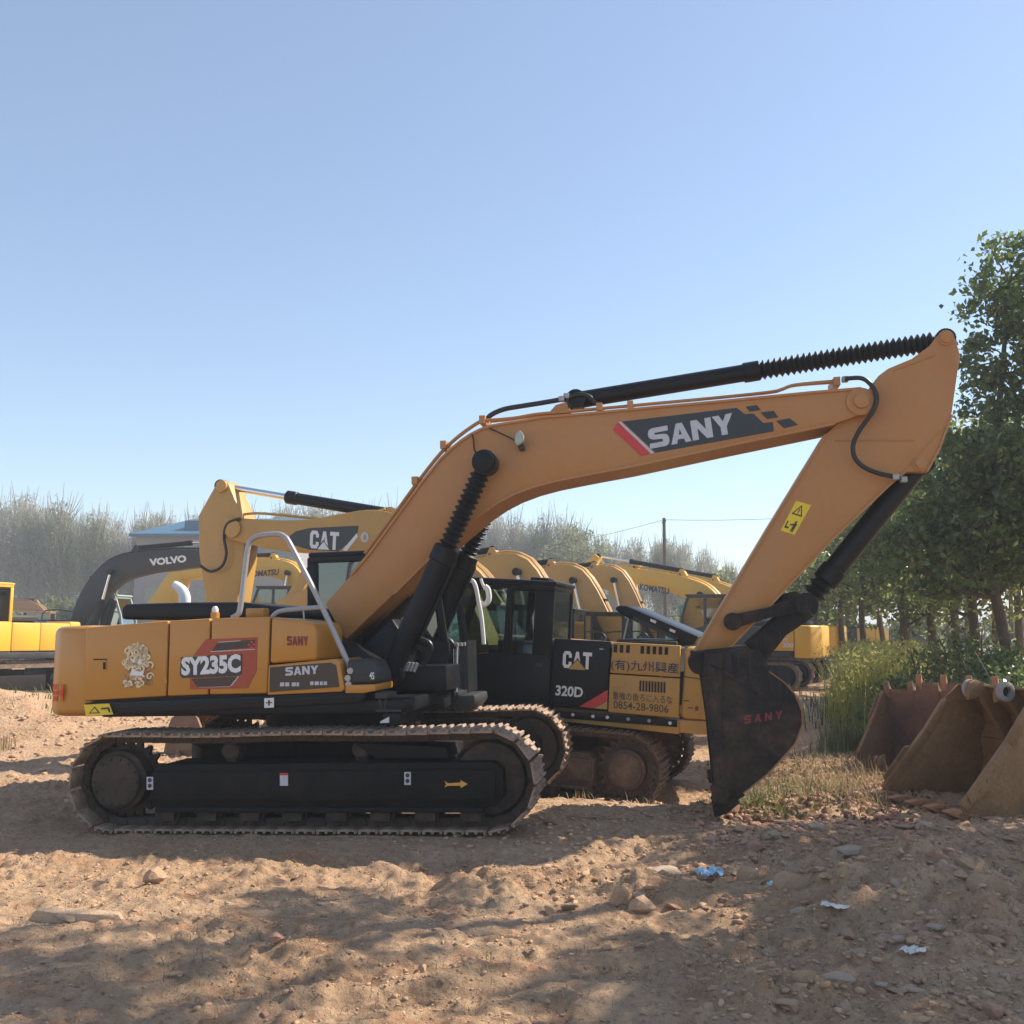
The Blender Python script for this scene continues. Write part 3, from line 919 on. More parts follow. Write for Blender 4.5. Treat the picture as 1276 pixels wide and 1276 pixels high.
def bucket_parts(root, y0, y1, pts, side_m, shell_m, inner_m=None, tooth_m=None, back=(3, 11), teeth=5, ears=True, tip_len=0.20, ear_ring=None, edge_m=None, M=None, as_part=False):
    """hollow sheet-metal bucket: shell, side plates, top plate, cutting edge, teeth, ears; either the parts of a thing or one part with sub-parts"""
    th = 0.03
    curve = pts[back[0]:back[1] + 1]
    cx = sum(p[0] for p in pts) / len(pts); cz = sum(p[1] for p in pts) / len(pts)
    sm = smooth_pts([(a, 0, b) for a, b in curve], 4)
    outer = [(p.x, p.z) for p in sm]
    inner = []
    raw = list(outer)
    for i, (x, z) in enumerate(raw):
        a = raw[max(i - 1, 0)]; b = raw[min(i + 1, len(raw) - 1)]
        dx, dz = b[0] - a[0], b[1] - a[1]; l = math.hypot(dx, dz) or 1
        nx, nz = -dz / l, dx / l
        if nx * (cx - x) + nz * (cz - z) < 0: nx, nz = -nx, -nz
        inner.append((x + nx * 0.03, z + nz * 0.03)); outer[i] = (x - nx * 0.012, z - nz * 0.012)
    mb = MB()
    n = len(outer)
    for (ox, oz), (ix, iz) in zip(outer, inner):
        mb.v += [(ox, y0 - 0.004, oz), (ox, y1 + 0.004, oz), (ix, y1 - th, iz), (ix, y0 + th, iz)]
    for i in range(n - 1):
        a = i * 4; b = a + 4
        mb.f += [(a, b, b + 1, a + 1), (a + 1, b + 1, b + 2, a + 2), (a + 3, a + 2, b + 2, b + 3), (a, a + 3, b + 3, b)]
        mb.m += [0, 0, 1, 0]
    mb.f += [(0, 1, 2, 3), (4 * n - 4, 4 * n - 1, 4 * n - 2, 4 * n - 3)]; mb.m += [0, 0]
    if as_part:
        host = mb.build('bucket', [shell_m, inner_m or shell_m], root)
        if M is not None: host.matrix_local = M
    else:
        host = root
        mb.build('shell', [shell_m, inner_m or shell_m], host)
    mb = MB(); mb.prism(pts, y0, y0 + th); mb.build('side_plate', side_m, host, bevel=0.006)
    mb = MB(); mb.prism(pts, y1 - th, y1); mb.build('side_plate', side_m, host, bevel=0.006)
    hx = [pts[i] for i in range(0, back[0] + 1)]
    mb = MB()
    for a, b in zip(hx[:-1], hx[1:]):
        dx, dz = b[0] - a[0], b[1] - a[1]; l = math.hypot(dx, dz) or 1
        nx, nz = dz / l * 0.012, -dx / l * 0.012
        mb.prism([(a[0] - nx, a[1] - nz), (b[0] - nx, b[1] - nz), (b[0] + nx * 1.4, b[1] + nz * 1.4), (a[0] + nx * 1.4, a[1] + nz * 1.4)], y0 + th, y1 - th)
    mb.build('top_plate', inner_m or shell_m, host)
    mx, mz = pts[back[1]]; qx, qz = pts[back[1] - 1]
    dx, dz = mx - qx, mz - qz
    l = math.hypot(dx, dz); dx, dz = dx / l, dz / l
    nx, nz = -dz, dx
    mb = MB(); mb.prism([(mx - dx * 0.18 - nx * 0.022, mz - dz * 0.18 - nz * 0.022), (mx + dx * 0.05, mz + dz * 0.05), (mx - dx * 0.18 + nx * 0.03, mz - dz * 0.18 + nz * 0.03)], y0 - 0.008, y1 + 0.008)
    mb.build('cutting_edge', edge_m or side_m, host)
    me_ = [pts[-1], pts[-2], pts[-3]] if len(pts) < 16 else [pts[-1], pts[-2], pts[-3], pts[-4]]
    for ya, yb in ((y0 - 0.014, y0 + th + 0.02), (y1 - th - 0.02, y1 + 0.014)):
        mb = MB()
        for a, b in zip(me_[:-1], me_[1:]):
            ex, ez = b[0] - a[0], b[1] - a[1]; le = math.hypot(ex, ez) or 1
            px_, pz_ = -ez / le, ex / le
            if px_ * (cx - a[0]) + pz_ * (cz - a[1]) < 0: px_, pz_ = -px_, -pz_
            mb.prism([(a[0] - px_ * .012, a[1] - pz_ * .012), (b[0] - px_ * .012, b[1] - pz_ * .012), (b[0] + px_ * .085, b[1] + pz_ * .085), (a[0] + px_ * .085, a[1] + pz_ * .085)], ya, yb)
        mb.build('edge_strip', edge_m or side_m, host, bevel=0.006)
    sx, sz = me_[-1][0] * .35 + me_[-2][0] * .65, me_[-1][1] * .35 + me_[-2][1] * .65
    tx_, tz_ = me_[-1]
    for ya, yb in ((y0 - 0.035, y0 - 0.014), (y1 + 0.014, y1 + 0.035)):
        mb = MB(); ex, ez = tx_ - sx, tz_ - sz; le = math.hypot(ex, ez); ex, ez = ex / le, ez / le
        px_, pz_ = -ez, ex
        if px_ * (cx - sx) + pz_ * (cz - sz) < 0: px_, pz_ = -px_, -pz_
        q = lambda t, o: (sx + ex * t * le + px_ * o, sz + ez * t * le + pz_ * o)
        mb.prism([q(-.25, .10), q(0, -.055), q(.8, -.045), q(.86, .05), q(.5, .12)], ya, yb)
        for t in (.05, .3, .55):
            c_ = q(t, .05); yy = ya if ya < y0 else yb
            mb.cyl((c_[0], yy - .012, c_[1]), (c_[0], yy + .012, c_[1]), .022, 6)
        mb.build('side_cutter', edge_m or side_m, host)
    for k in range(teeth):
        yc = y0 + 0.07 + k * (y1 - y0 - 0.14) / (teeth - 1)
        mb = MB()
        P = [(mx - dx * 0.10 - nx * 0.05, mz - dz * 0.10 - nz * 0.05), (mx + dx * 0.06 - nx * 0.045, mz + dz * 0.06 - nz * 0.045), (mx + dx * tip_len - nx * 0.008, mz + dz * tip_len - nz * 0.008), (mx + dx * tip_len + nx * 0.008, mz + dz * tip_len + nz * 0.008), (mx + dx * 0.06 + nx * 0.05, mz + dz * 0.06 + nz * 0.05), (mx - dx * 0.10 + nx * 0.055, mz - dz * 0.10 + nz * 0.055)]
        mb.prism(P, yc - 0.055, yc + 0.055)
        mb.build('tooth', tooth_m or side_m, host, bevel=0.012)
    if ears:
        ym = (y0 + y1) / 2
        for s in (-1, 1):
            mb = MB(); ya = ym + s * 0.23
            mb.prism([(-0.10, 0.0), (-0.07, 0.09), (0.0, 0.12), (0.40, 0.36), (0.52, 0.36), (0.60, 0.27), (0.72, 0.04), (0.78, -0.14), (0.6, -0.1), (0.1, -0.02), (0.02, -0.16), (-0.05, -0.10)], ya - 0.03, ya + 0.03)
            mb.build('ear', side_m, host, bevel=0.008)
            for (bx, bz) in ((0, 0), (0.46, 0.28)):
                mb = MB()
                q = Vector((bx, ya + s * 0.03, bz)); ax = Vector((0, s, 0))
                mb.lathe(q, q + ax, [(0, 0.115), (0.05, 0.115), (0.06, 0.10), (0.06, 0.06), (0.01, 0.055)], 22)
                mb.build('pin_boss', ear_ring or side_m, host)
                mb = MB(); mb.cyl(q + ax * 0.004, q + ax * 0.014, 0.052, 16); mb.build('pin_hole', SLOT, host)
    return host


def bucket_thing(label, M, width, side_m, shell_m, inner_m, tooth_m, ring=None, group=None, teeth=5, edge_m=None, ears=True):
    r = thing('digging_bucket', label, 'excavator bucket', M, group)
    bucket_parts(r, -width / 2, width / 2, BUCKET, side_m, shell_m, inner_m, tooth_m, teeth=teeth, ear_ring=ring, edge_m=edge_m, ears=ears)
    return r


# ------------------------------------------------------------------ excavators of the back rows
def far_excavator(name, label, M, main, trim, boom_pts, boom_dep, stick_pts, stick_dep, bucket_at=None, bucket_rot=0.0, group=None, cab_m=None, boom_m=None, glass=None, hood=True, dress=True, cat='excavator'):
    r = thing(name, label, cat, M, group)
    cab_m = cab_m or main; boom_m = boom_m or main; glass = glass or GLASSD
    for s in (-1, 1):
        simple_track(r, s * 1.2, 0.6, -1.68, 1.72, 0.36, 0.44, MUDSHOE, FRAMEB)
    mb = MB(); mb.cyl((0, 0, 0.7), (0, 0, 1.02), 0.7, 24); mb.box(-0.9, 0.9, -0.95, 0.95, 0.42, 0.72)
    mb.build('undercarriage', FRAMEB, r, bevel=0.02)
    mb = MB(); mb.box(-1.9, 1.55, -1.3, 1.3, 1.02, 1.2); mb.build('platform', trim, r, bevel=0.02)
    arc = [(-1.95, -1.34), (-2.4, -1.22), (-2.68, -0.85), (-2.75, 0), (-2.68, 0.85), (-2.4, 1.22), (-1.95, 1.34)]
    mb = MB(); mb.slab(arc, 1.0, 1.98, 0.985); mb.build('counterweight', main, r, bevel=0.06, seg=3)
    for s in (-1, 1):
        for (a, b) in ((-1.94, -1.0), (-0.99, -0.14)):
            y0, y1 = sorted((s * 1.34, s * 0.5))
            mb = MB(); mb.box(a, b, y0, y1, 1.21, 1.93); mb.build('side_door', trim if (s > 0 and a > -1.2 and dress) else main, r, bevel=0.03)
    mb = MB(); mb.box(-1.93, -0.2, -0.49, 0.49, 1.2, 1.98); mb.build('hood', trim, r, bevel=0.04)
    mb = MB(); mb.box(-1.55, -0.35, -0.6, 0.6, 1.98, 2.14); mb.build('engine_cover', trim, r, bevel=0.05)
    mb = MB(); mb.cyl((-1.1, -0.75, 1.9), (-1.1, -0.75, 2.35), 0.05, 12); mb.build('exhaust_pipe', GREYB, r)
    mb = MB(); mb.box(-0.13, 1.15, -1.34, -0.45, 1.21, 1.85); mb.build('fuel_tank', main, r, bevel=0.05)
    mb = MB()
    for q in (((1.0, -1.25, 1.6), (1.0, -1.25, 2.2), (0.9, -1.25, 2.35), (-0.1, -1.25, 2.4), (-0.2, -1.25, 1.9)),):
        mb.tube(smooth_pts(q, 4), 0.02, 6)
    mb.build('handrail', trim, r)
    cab(r, -0.12, 1.62, 0.34, 1.33, 1.21, 2.93, cab_m, glass, sill=1.95)
    # boom, stick, rams
    bp = smooth_pts([(a, 0, b) for a, b in boom_pts], 5); bd = np.interp(np.linspace(0, len(boom_pts) - 1, len(bp)), range(len(boom_dep)), boom_dep)
    P = limb([(p.x, p.z) for p in bp], bd)
    mb = MB(); mb.prism(P, -0.25, 0.25); bo = mb.build('boom', boom_m, r, bevel=0.015)
    k = len(bp)
    mb = MB()
    for y in (-0.16, -0.05, 0.08):
        mb.tube([(x, y, z + 0.05) for x, z in P[int(k * 0.12):int(k * 0.93)]], 0.022, 6)
    mb.build('hydraulic_pipes', boom_m, bo)
    mb = MB()
    for i in (int(k * 0.30), int(k * 0.55), int(k * 0.78)):
        x, z = P[i]; mb.box(x - 0.03, x + 0.03, -0.2, 0.12, z - 0.01, z + 0.09)
    mb.build('pipe_clamp', trim, bo)
    sp = stick_pts
    P2 = limb(sp, stick_dep)
    mb = MB(); mb.prism(P2, -0.19, 0.19); st = mb.build('stick', boom_m, r, bevel=0.015)
    # arm ram on top of the boom
    iy = int(k * 0.55)
    x, z = P[iy]
    mb = MB(); mb.prism([(x - 0.25, z - 0.05), (x + 0.12, z - 0.05), (x, z + 0.22), (x - 0.1, z + 0.22)], -0.12, 0.12); mb.build('ram_bracket', boom_m, bo)
    cylinder_part(r, (x - 0.05, 0, z + 0.17), (sp[0][0], 0, sp[0][1]), 0.62, 0.075, BLACKP, CHROME, 'arm_ram')
    i2 = int(k * 0.42)
    tx, tz = bp[i2].x, bp[i2].z
    for s in (-1, 1):
        cylinder_part(r, (boom_pts[0][0] + 0.65, s * 0.36, boom_pts[0][1] - 0.35), (tx, s * 0.36, tz), 0.62, 0.085, BLACKP, CHROME, 'boom_ram')
    if bucket_at:
        BM = Matrix.Translation((bucket_at[0], 0, bucket_at[1])) @ Matrix.Rotation(bucket_rot, 4, 'Y')
        bucket_parts(r, -0.55, 0.55, BUCKET, RUST, RUST, PURP, WEAR, as_part=True, M=BM)
        q = BM @ Vector((0.46, 0, 0.28))
        a0 = Vector((sp[-1][0] * 0.7 + sp[0][0] * 0.3, 0, sp[-1][1] * 0.7 + sp[0][1] * 0.3))
        mb = MB(); mb.cyl(a0, (a0 + q) / 2 + Vector((0.1, 0, 0.1)), 0.05, 8); mb.cyl((a0 + q) / 2 + Vector((0.1, 0, 0.1)), q, 0.05, 8); mb.build('bucket_link', trim, r)
    return r, bo


# ------------------------------------------------------------------ the orange excavator in front
def front_excavator():
    S = Frame((-1.70, 10.78, 0.0), -9, 1.5)
    NL = -1.33                                            # near flank
    r = thing('excavator', 'large orange excavator in front with raised bellows-covered arm and black bucket on the ground', 'excavator', S.M)
    # crawlers
    for s in (-1, 1):
        t = detailed_track(r, s * 1.25, 0.6, -1.70, 1.75, 0.385, 0.465, SHOE, ROLLM, FRAMEB, s)
        if s < 0:
            tn = t
    TL = -1.25 - 0.285
    for (cx, cy) in ((187, 976), (508, 970)):
        decal(S, tn, [(cx - 4, cy - 8), (cx + 4, cy - 8), (cx + 4, cy + 8), (cx - 4, cy + 8)], TL, SILVER, name='sticker')
        for dy in (-4, 3):
            decal(S, tn, [(cx + 2.6 * math.cos(a), cy + dy + 2.8 * math.sin(a)) for a in np.linspace(0, 2 * PI, 9)[:-1]], TL, DKV, 0.006, name='sticker_mark')
    decal(S, tn, [(349, 965), (359, 965), (359, 979), (349, 979)], TL, SILVER, name='sticker')
    decal(S, tn, [(349, 963), (359, 963), (359, 966), (349, 966)], TL, REDV, 0.005, name='sticker_mark')
    decal(S, tn, [(554, 973), (558, 976), (574, 975), (574, 972), (583, 977), (574, 982), (574, 979), (558, 979), (554, 981), (556, 977)], TL, ORGV, name='arrow_mark')
    mb = MB()
    for k in range(7):
        p = S.at(412 + k * 27, 953 + k * 0.6, TL + 0.09)
        mb.cyl(p, p + Vector((0, 0, 0.03)), 0.018, 6)
    mb.build('frame_bolts', FRAMEB, tn)
    mb = MB()
    mb.prism(S.poly([(440, 926), (555, 931), (560, 945), (468, 945), (452, 934)], TL + 0.1), TL + 0.1, -0.95)
    mb.build('step_plate', FRAMEB, tn, bevel=0.006)
    # centre
    mb = MB()
    mb.cyl((0, 0, 0.70), (0, 0, 1.0), 0.72, 40)
    for a in (35, -35):
        mb.box(-1.5, 1.5, -0.26, 0.26, 0.42, 0.72, Matrix.Rotation(math.radians(a), 4, 'Z'))
    mb.cyl((0, 0, 0.40), (0, 0, 0.76), 0.66, 32)
    mb.build('undercarriage', FRAMEB, r, bevel=0.015)
    mb = MB()
    mb.cyl((0, 0, 0.86), (0, 0, 1.03), 0.80, 48)
    mb.build('slewing_ring', FRAMEB, r)
    mb = MB()
    mb.box(-2.0, 0.98, -1.24, 1.28, 1.03, 1.15)
    mb.box(0.35, 1.15, -0.32, 0.32, 1.17, 1.42)
    mb.build('revolving_frame', BLACKP, r, bevel=0.015)
    # counterweight
    cw = [(-2.06, NL), (-2.40, -1.295), (-2.54, -1.20), (-2.64, -0.98), (-2.74, -0.5), (-2.77, 0), (-2.74, 0.5), (-2.64, 0.98), (-2.54, 1.20), (-2.40, 1.295), (-2.06, -NL)]
    mb = MB(); mb.slab(cw, 1.045, 1.90, 0.975)
    c = mb.build('counterweight', ORANGE, r, bevel=0.075, seg=4)
    f = uv_map(S, (60, 877), (84, 873), (61, 857), NL)
    mb = MB()
    # sprayed number on the rounded corner: built on the corner's own face
    def corner(u, v):
        x = -2.50 + 0.16 * u
        y = -1.235 - 0.068 * u
        return Vector((x - 0.004, y - 0.014, 1.19 + 0.16 * v))
    for q in ([(0, .7), (0, 1), (.34, 1), (.34, .7)], [(0, .35), (0, .62), (.38, .62), (.38, .35)], [(.05, 0), (.05, .28), (.40, .28), (.36, 0)], [(.6, .3), (.6, .6), (.95, .75), (.95, .35)], [(.74, 0), (.72, 1), (.90, 1), (.92, 0)]):
        mb.add([corner(u, v) for u, v in q], [tuple(range(4))])
    mb.build('sprayed_mark', REDSPRAY, c, recalc=False)
    # inner body behind the door gaps
    mb = MB(); mb.box(-2.03, -0.25, -1.285, 1.28, 1.17, 1.86)
    mb.build('engine_bay', SLOT, r)
    doors = [((106.5, 782), (209.5, 773.5), (206.5, 867.5), (104.5, 873.5)), ((211.5, 773.5), (261.5, 770.5), (259, 865.5), (208.5, 867.5)), ((263.5, 770.5), (336, 768.5), (333, 864), (261, 865.5))]
    for d in doors:
        P = S.poly(d, NL)
        mb = MB(); mb.prism(P, NL, NL + 0.05)
        # rolled top edge
        (x0, z0), (x1, z1) = P[0], P[1]
        mb2 = MB()
        mb.prism([(x0, z0 - 0.03), (x1, z1 - 0.03), (x1, z1 - 0.001), (x0, z0 - 0.001)], NL + 0.045, NL + 0.30)
        o = mb.build('side_door', ORANGE, r, bevel=0.016, seg=3)
        if d is doors[0]:
            d0 = o
        if d is doors[1]:
            d1 = o
    decal(S, d0, [(117, 822), (133, 822), (133, 836), (117, 836)], NL, ORANGE, 0.004, 'door_handle')
    decal(S, d0, [(129, 825), (132, 825), (132, 834), (129, 834)], NL, SLOT, 0.008, 'handle_slot')
    decal(S, d0, [(117, 821), (133, 821), (133, 822.5), (117, 822.5)], NL, SLOT, 0.007, 'handle_slot')
    for d in doors[:1]:
        for t in (0.22, 0.8):
            a = d[1][0] - 2.2; b = d[1][1] * (1 - t) + d[2][1] * t
            decal(S, d0 if d is doors[0] else r, [(a - 2.2, b - 2.6), (a + 1.2, b - 2.6), (a + 1.2, b + 2.6), (a - 2.2, b + 2.6)], NL, ORANGE, 0.008, 'hinge')
    # curling ornament on the first door: many small flat scrolls
    rr = random.Random(4)
    f = uv_map(S, (154, 857), (189, 855), (154, 803), NL)

    def scroll(mb, u, v, rad, turns, wdt, a0, sgn, asp=0.65):
        n = 12; L = []; R = []
        for i in range(n + 1):
            t = i / n; a = a0 + sgn * turns * 2 * PI * t; q = rad * (1 - 0.75 * t)
            L.append((u + (q + wdt / 2) * math.cos(a), v + asp * (q + wdt / 2) * math.sin(a)))
            R.append((u + (q - wdt / 2) * math.cos(a), v + asp * (q - wdt / 2) * math.sin(a)))
        for i in range(n):
            flat(S, mb, [[L[i], L[i + 1], R[i + 1], R[i]]], f, NL, mb.out)
    for mat, cnt, out in ((GOLDB, 60, 0.003), (CREAM, 62, 0.006)):
        mb = MB(); mb.out = out
        for k in range(cnt):
            t = k / cnt
            v = 0.04 + 0.92 * rr.random(); wv = 0.28 + 0.22 * math.sin(PI * min(1, v * 1.1)) + (0.1 if v < .25 else 0)
            u = 0.5 + wv * rr.uniform(-1, 1)
            scroll(mb, u, v, rr.uniform(0.07, 0.15), rr.uniform(0.7, 1.1), rr.uniform(0.05, 0.085), rr.uniform(0, 6), rr.choice((-1, 1)))
        mb.build('ornament', mat, d0, smooth=False)
    mb = MB()
    flat(S, mb, [[(.25, .28), (.33, .45), (.5, .36), (.75, .34), (.7, .26), (.45, .26)], [(.5, .55), (.6, .64), (.66, .56), (.6, .5)], [(.3, .62), (.42, .66), (.45, .6), (.34, .57)]], f, NL, 0.009)
    mb.build('ornament', WHITE, d0, smooth=False)
    # model plate
    decal(S, d1, [(257, 796.5), (321, 794), (320, 836), (309, 857.5), (237, 859), (237, 845), (250, 843), (300, 843), (300, 816), (241, 817)], NL, DKRED, 0.003)
    decal(S, d1, [(272, 800), (318, 797), (318, 806), (264, 812)], NL, BRNV, 0.005)
    decal(S, d1, [(239, 846), (297, 843), (287, 856), (247, 857)], NL, BRNV, 0.005)
    decal(S, d1, [(238, 857), (310, 853.5), (309, 857.5), (237, 859)], NL, DKRED, 0.006)
    decal(S, d1, [(226, 819), (302, 815), (302, 838), (299, 842), (228, 845), (224.5, 841)], NL, DKV, 0.007)
    for q in ([(263, 811.5), (318, 808.5), (318, 809.5), (263, 812.5)], [(272, 800), (300, 798), (300, 798.8), (272, 800.8)], [(248, 856.2), (287, 855), (287, 855.9), (248, 857.1)], [(287, 855.2), (297, 842.5), (298, 843), (288, 856)]):
        decal(S, d1, q, NL, SILVER, 0.006)
    for i, (a, b) in enumerate(((314, 800), (317, 803), (311, 803.5), (314, 806))):
        decal(S, d1, [(a - 1.4, b - 1.4), (a + 1.4, b - 1.4), (a + 1.4, b + 1.4), (a - 1.4, b + 1.4)], NL, REDV, 0.008)
    text(S, d1, 'SY235C', (226.5, 842), (300.5, 838), (226.5, 819), NL, WHITE, 0.010, offset=0.05)
    # skirt and stickers
    mb = MB(); mb.prism(S.poly([(104.5, 876), (334, 866.5), (450, 861), (455, 868), (449, 876), (335, 882), (104.5, 893)], NL), NL + 0.005, NL + 0.09)
    sk = mb.build('skirt', BLACKP, r, bevel=0.012)
    mb = MB(); mb.prism(S.poly([(143, 882), (440, 868), (440, 870), (143, 884)], NL), NL - 0.010, NL + 0.02); mb.build('skirt_rail', BLACKP, sk)
    decal(S, sk, [(105.5, 878), (137, 876.5), (142, 890), (108, 892.5)], NL, YELV, 0.012, 'warning_sticker')
    decal(S, sk, [(112, 889), (119, 880), (126, 888.5)], NL, DKV, 0.015, 'warning_mark')
    decal(S, sk, [(114.5, 887.7), (119, 882), (123.3, 887.4)], NL, YELV, 0.017, 'warning_mark')
    decal(S, sk, [(127, 882), (137, 881), (139, 887.5), (137, 887.5), (135, 883.5), (127, 884)], NL, DKV, 0.015, 'warning_mark')
    decal(S, sk, [(330, 870), (342, 869.3), (342, 881.5), (330, 882)], NL, WHITE, 0.012, 'sticker')
    decal(S, sk, [(335, 872), (337, 872), (337, 879), (335, 879)], NL, GREYB, 0.015, 'sticker_mark')
    decal(S, sk, [(332, 875), (340, 874.7), (340, 876), (332, 876.3)], NL, GREYB, 0.016, 'sticker_mark')
    # fuel tank and tool locker
    P = S.poly([(337.5, 769), (380, 773.5), (390, 777), (394, 786), (394, 823), (335.5, 827)], NL)
    mb = MB(); mb.prism(P, NL + 0.002, -0.55); tk = mb.build('fuel_tank', ORANGE, r, bevel=0.03, seg=3)
    block_letters(S, tk, 'SANY', (358, 804), (384.5, 804.5), (357.5, 792.5), NL + 0.002, REDDULL, 0.004)
    P = S.poly([(335.5, 829), (375, 825), (418, 821), (424, 823.5), (430, 858), (427, 862), (334, 866)], NL)
    mb = MB(); mb.prism(P, NL - 0.02, -0.6); lk = mb.build('tool_locker', ORANGE, r, bevel=0.012)
    decal(S, lk, [(336.5, 831.5), (412, 825.5), (419, 829), (423, 856), (336, 862.5)], NL - 0.02, BRNV, 0.003, 'locker_panel')
    block_letters(S, lk, 'SANY', (356, 842), (397, 839.5), (356, 831.5), NL - 0.02, SILVER, 0.008)
    for a, b in ((349.5, 5), (355.8, 5), (364, 5), (370, 3)):
        decal(S, lk, [(a, 850.5), (a + b, 850.2), (a + b, 855), (a, 855.3)], NL - 0.02, SILVER, 0.008, 'small_print')
    for a, b in ((387, 4), (392.5, 5), (399, 3.5), (403.8, 4)):
        decal(S, lk, [(a, 849.2), (a + b, 849), (a + b, 853.5), (a, 853.7)], NL - 0.02, SILVER, 0.008, 'small_print')
    P = S.poly([(432, 822), (459, 822.5), (466, 838), (468, 852), (433, 853)], NL)
    mb = MB(); mb.prism(P, NL + 0.01, -0.75); mb.build('front_cover', GREYB, r, bevel=0.03, seg=3)
    P = S.poly([(430, 853.5), (468, 852.5), (468, 861), (452, 864), (430, 864)], NL)
    mb = MB(); mb.prism(P, NL - 0.005, -0.75); mb.build('front_step', ORANGE, r, bevel=0.012)
    text(S, r, '45', (460.5, 846), (466.5, 847), (460.5, 837), NL + 0.01, WHITE, 0.004, offset=0.02)
    mb = MB()
    P = S.poly([(465, 863), (482, 864), (482, 871), (465, 871)], NL)
    mb.prism(P, NL + 0.05, -1.0)
    P = S.poly([(466, 884), (498, 885), (498, 888), (466, 887.5)], NL)
    mb.prism(P, NL + 0.05, -0.95)
    p0, p1 = S.at(473, 871, NL + 0.1), S.at(476, 884, NL + 0.1)
    mb.tube([p0, p1], 0.018, 6)
    p0, p1 = S.at(481, 871, NL + 0.1), S.at(480, 884, NL + 0.1)
    mb.tube([p0, p1], 0.014, 6)
    st = mb.build('boarding_step', GREYB, r, bevel=0.004)
    P = S.poly([(474, 889), (496, 890), (494, 904), (474, 903)], NL)
    mb = MB(); mb.prism(P, NL + 0.09, -1.0); bx = mb.build('step_box', BLACKP, r, bevel=0.006)
    decal(S, bx, [(474, 899), (485, 893), (485, 900.5), (474, 901)], NL + 0.09, WHITE, 0.004, 'sticker')
    # decks
    zt = P and S.xz(250, 771, NL)[1]
    mb = MB(); mb.box(-2.03, -0.27, -1.06, 1.29, 1.80, 1.905); mb.build('hood', ORANGE, r, bevel=0.03)
    for s in (1,):
        mb = MB(); mb.box(-2.05, -0.25, 1.29, 1.33, 1.18, 1.88); mb.build('left_doors', ORANGE, r, bevel=0.012)
    mb = MB()
    P = S.poly([(150, 772), (150, 757), (156, 752.5), (232, 750.5), (300, 750), (352, 756), (372, 762), (372, 772)], -0.62)
    mb.prism(P, -0.62, 0.55)
    mb.build('engine_cover', BLACKP, r, bevel=0.04, seg=3)
    mb = MB()
    q = [S.at(a, b, 0.15) for a, b in ((230, 752), (230, 743), (227, 736), (221, 731), (217, 729.5))]
    q = smooth_pts(q, 5)
    mb.tube(q, 0.06, 14, radii=list(np.linspace(0.066, 0.05, len(q))))
    mb.build('exhaust_pipe', WRAP, r)
    p = S.at(268, 769, -1.1)
    mb = MB(); mb.cyl(p - Vector((0, 0, .04)), p + Vector((0, 0, 0.045)), 0.042, 12); mb.build('beacon_base', ORANGE, r)
    mb = MB(); mb.lathe(p + Vector((0, 0, 0.045)), p + Vector((0, 0, 1)), [(0, 0.03), (0.03, 0.033), (0.055, 0.02), (0.06, 0.004)], 12); mb.build('beacon', WRAP, r)
    p = S.at(321, 766, -0.9)
    mb = MB(); mb.box(p.x - 0.09, p.x + 0.09, -0.98, -0.82, p.z - 0.03, p.z + 0.06); mb.build('filler_box', ORANGE, r, bevel=0.012)
    # handrail
    HL = -1.22
    pts = [S.at(a, b, HL) for a, b in ((289, 770), (296, 766), (299.5, 757), (305, 712), (308.5, 685), (313, 673), (324, 667.5), (345, 665.5), (354, 668.5), (362, 679), (392, 737), (420, 796), (440, 842), (443, 856), (436, 864), (428, 866))]
    mb = MB(); mb.tube(smooth_pts(pts, 4), 0.026, 10); hr = mb.build('handrail', STEEL, r)
    pts = [S.at(a, b, HL) for a, b in ((339, 769), (344, 764), (352, 761), (376, 758.5), (402, 756.5))]
    mb = MB(); mb.tube(smooth_pts(pts, 3), 0.022, 8)
    mb.tube([S.at(378, 758, HL), S.at(379, 774, HL)], 0.008, 6)
    mb.build('rail_bar', STEEL, hr)
    mb = MB()
    for (a, b) in ((436, 836), (433, 845), (434, 853)):
        q = S.at(a, b, NL); mb.cyl(q, q + Vector((0, 0.06, 0)), 0.03, 8)
    mb.build('hydraulic_coupling', STEEL, r)
    mb = MB(); mb.prism(S.poly([(392, 783), (432, 800), (470, 822), (470, 862), (392, 862)], -0.6), -0.60, -0.34)
    mb.build('pump_cover', BLACKP, r, bevel=0.01)
    # cab on the far side
    x0 = S.xz(386, 740, 0.30)[0]; x1 = S.xz(560, 800, 0.30)[0]; z1 = S.xz(420, 687, 0.30)[1]; z0 = 1.18
    cb = cab(r, x0, x1, 0.30, 1.42, z0, z1, BLACKP, GLASSD, sill=z0 + 0.72, slant=0.22, mid=0.42, low=z0 + 0.34, front_glass=GLASSW)
    mb = MB(); mb.box(x0 - 0.05, x0 + 0.02, 0.34, 1.36, z0, z1 - 0.05); mb.build('cab_back', BLACKP, cb, bevel=0.02)
    xg = S.xz(575, 830, 1.05)[0]
    zlo, zhi = S.xz(590, 862, 1.0)[1], S.xz(590, 800, 1.0)[1]
    mb = MB()
    mb.box(x1 + 0.03, x1 + 0.06, 0.42, 1.46, zlo, zlo + 0.03); mb.box(x1 + 0.03, x1 + 0.06, 0.42, 1.46, zhi - 0.03, zhi)
    for k in range(18):
        y = 0.90 + k * 0.031
        mb.box(x1 + 0.034, x1 + 0.075, y, y + 0.012, zlo, zhi + 0.018)
    mb.box(x1 + 0.02, x1 + 0.045, 0.88, 1.46, zlo, zhi)
    g = mb.build('front_guard', GREYB, cb)
    mb = MB()
    mb.box(x1 + 0.02, x1 + 0.035, 0.36, 0.84, zlo - 0.05, zhi - 0.06)
    mb.build('lower_windscreen', GLASSW, cb, bevel=0.004)
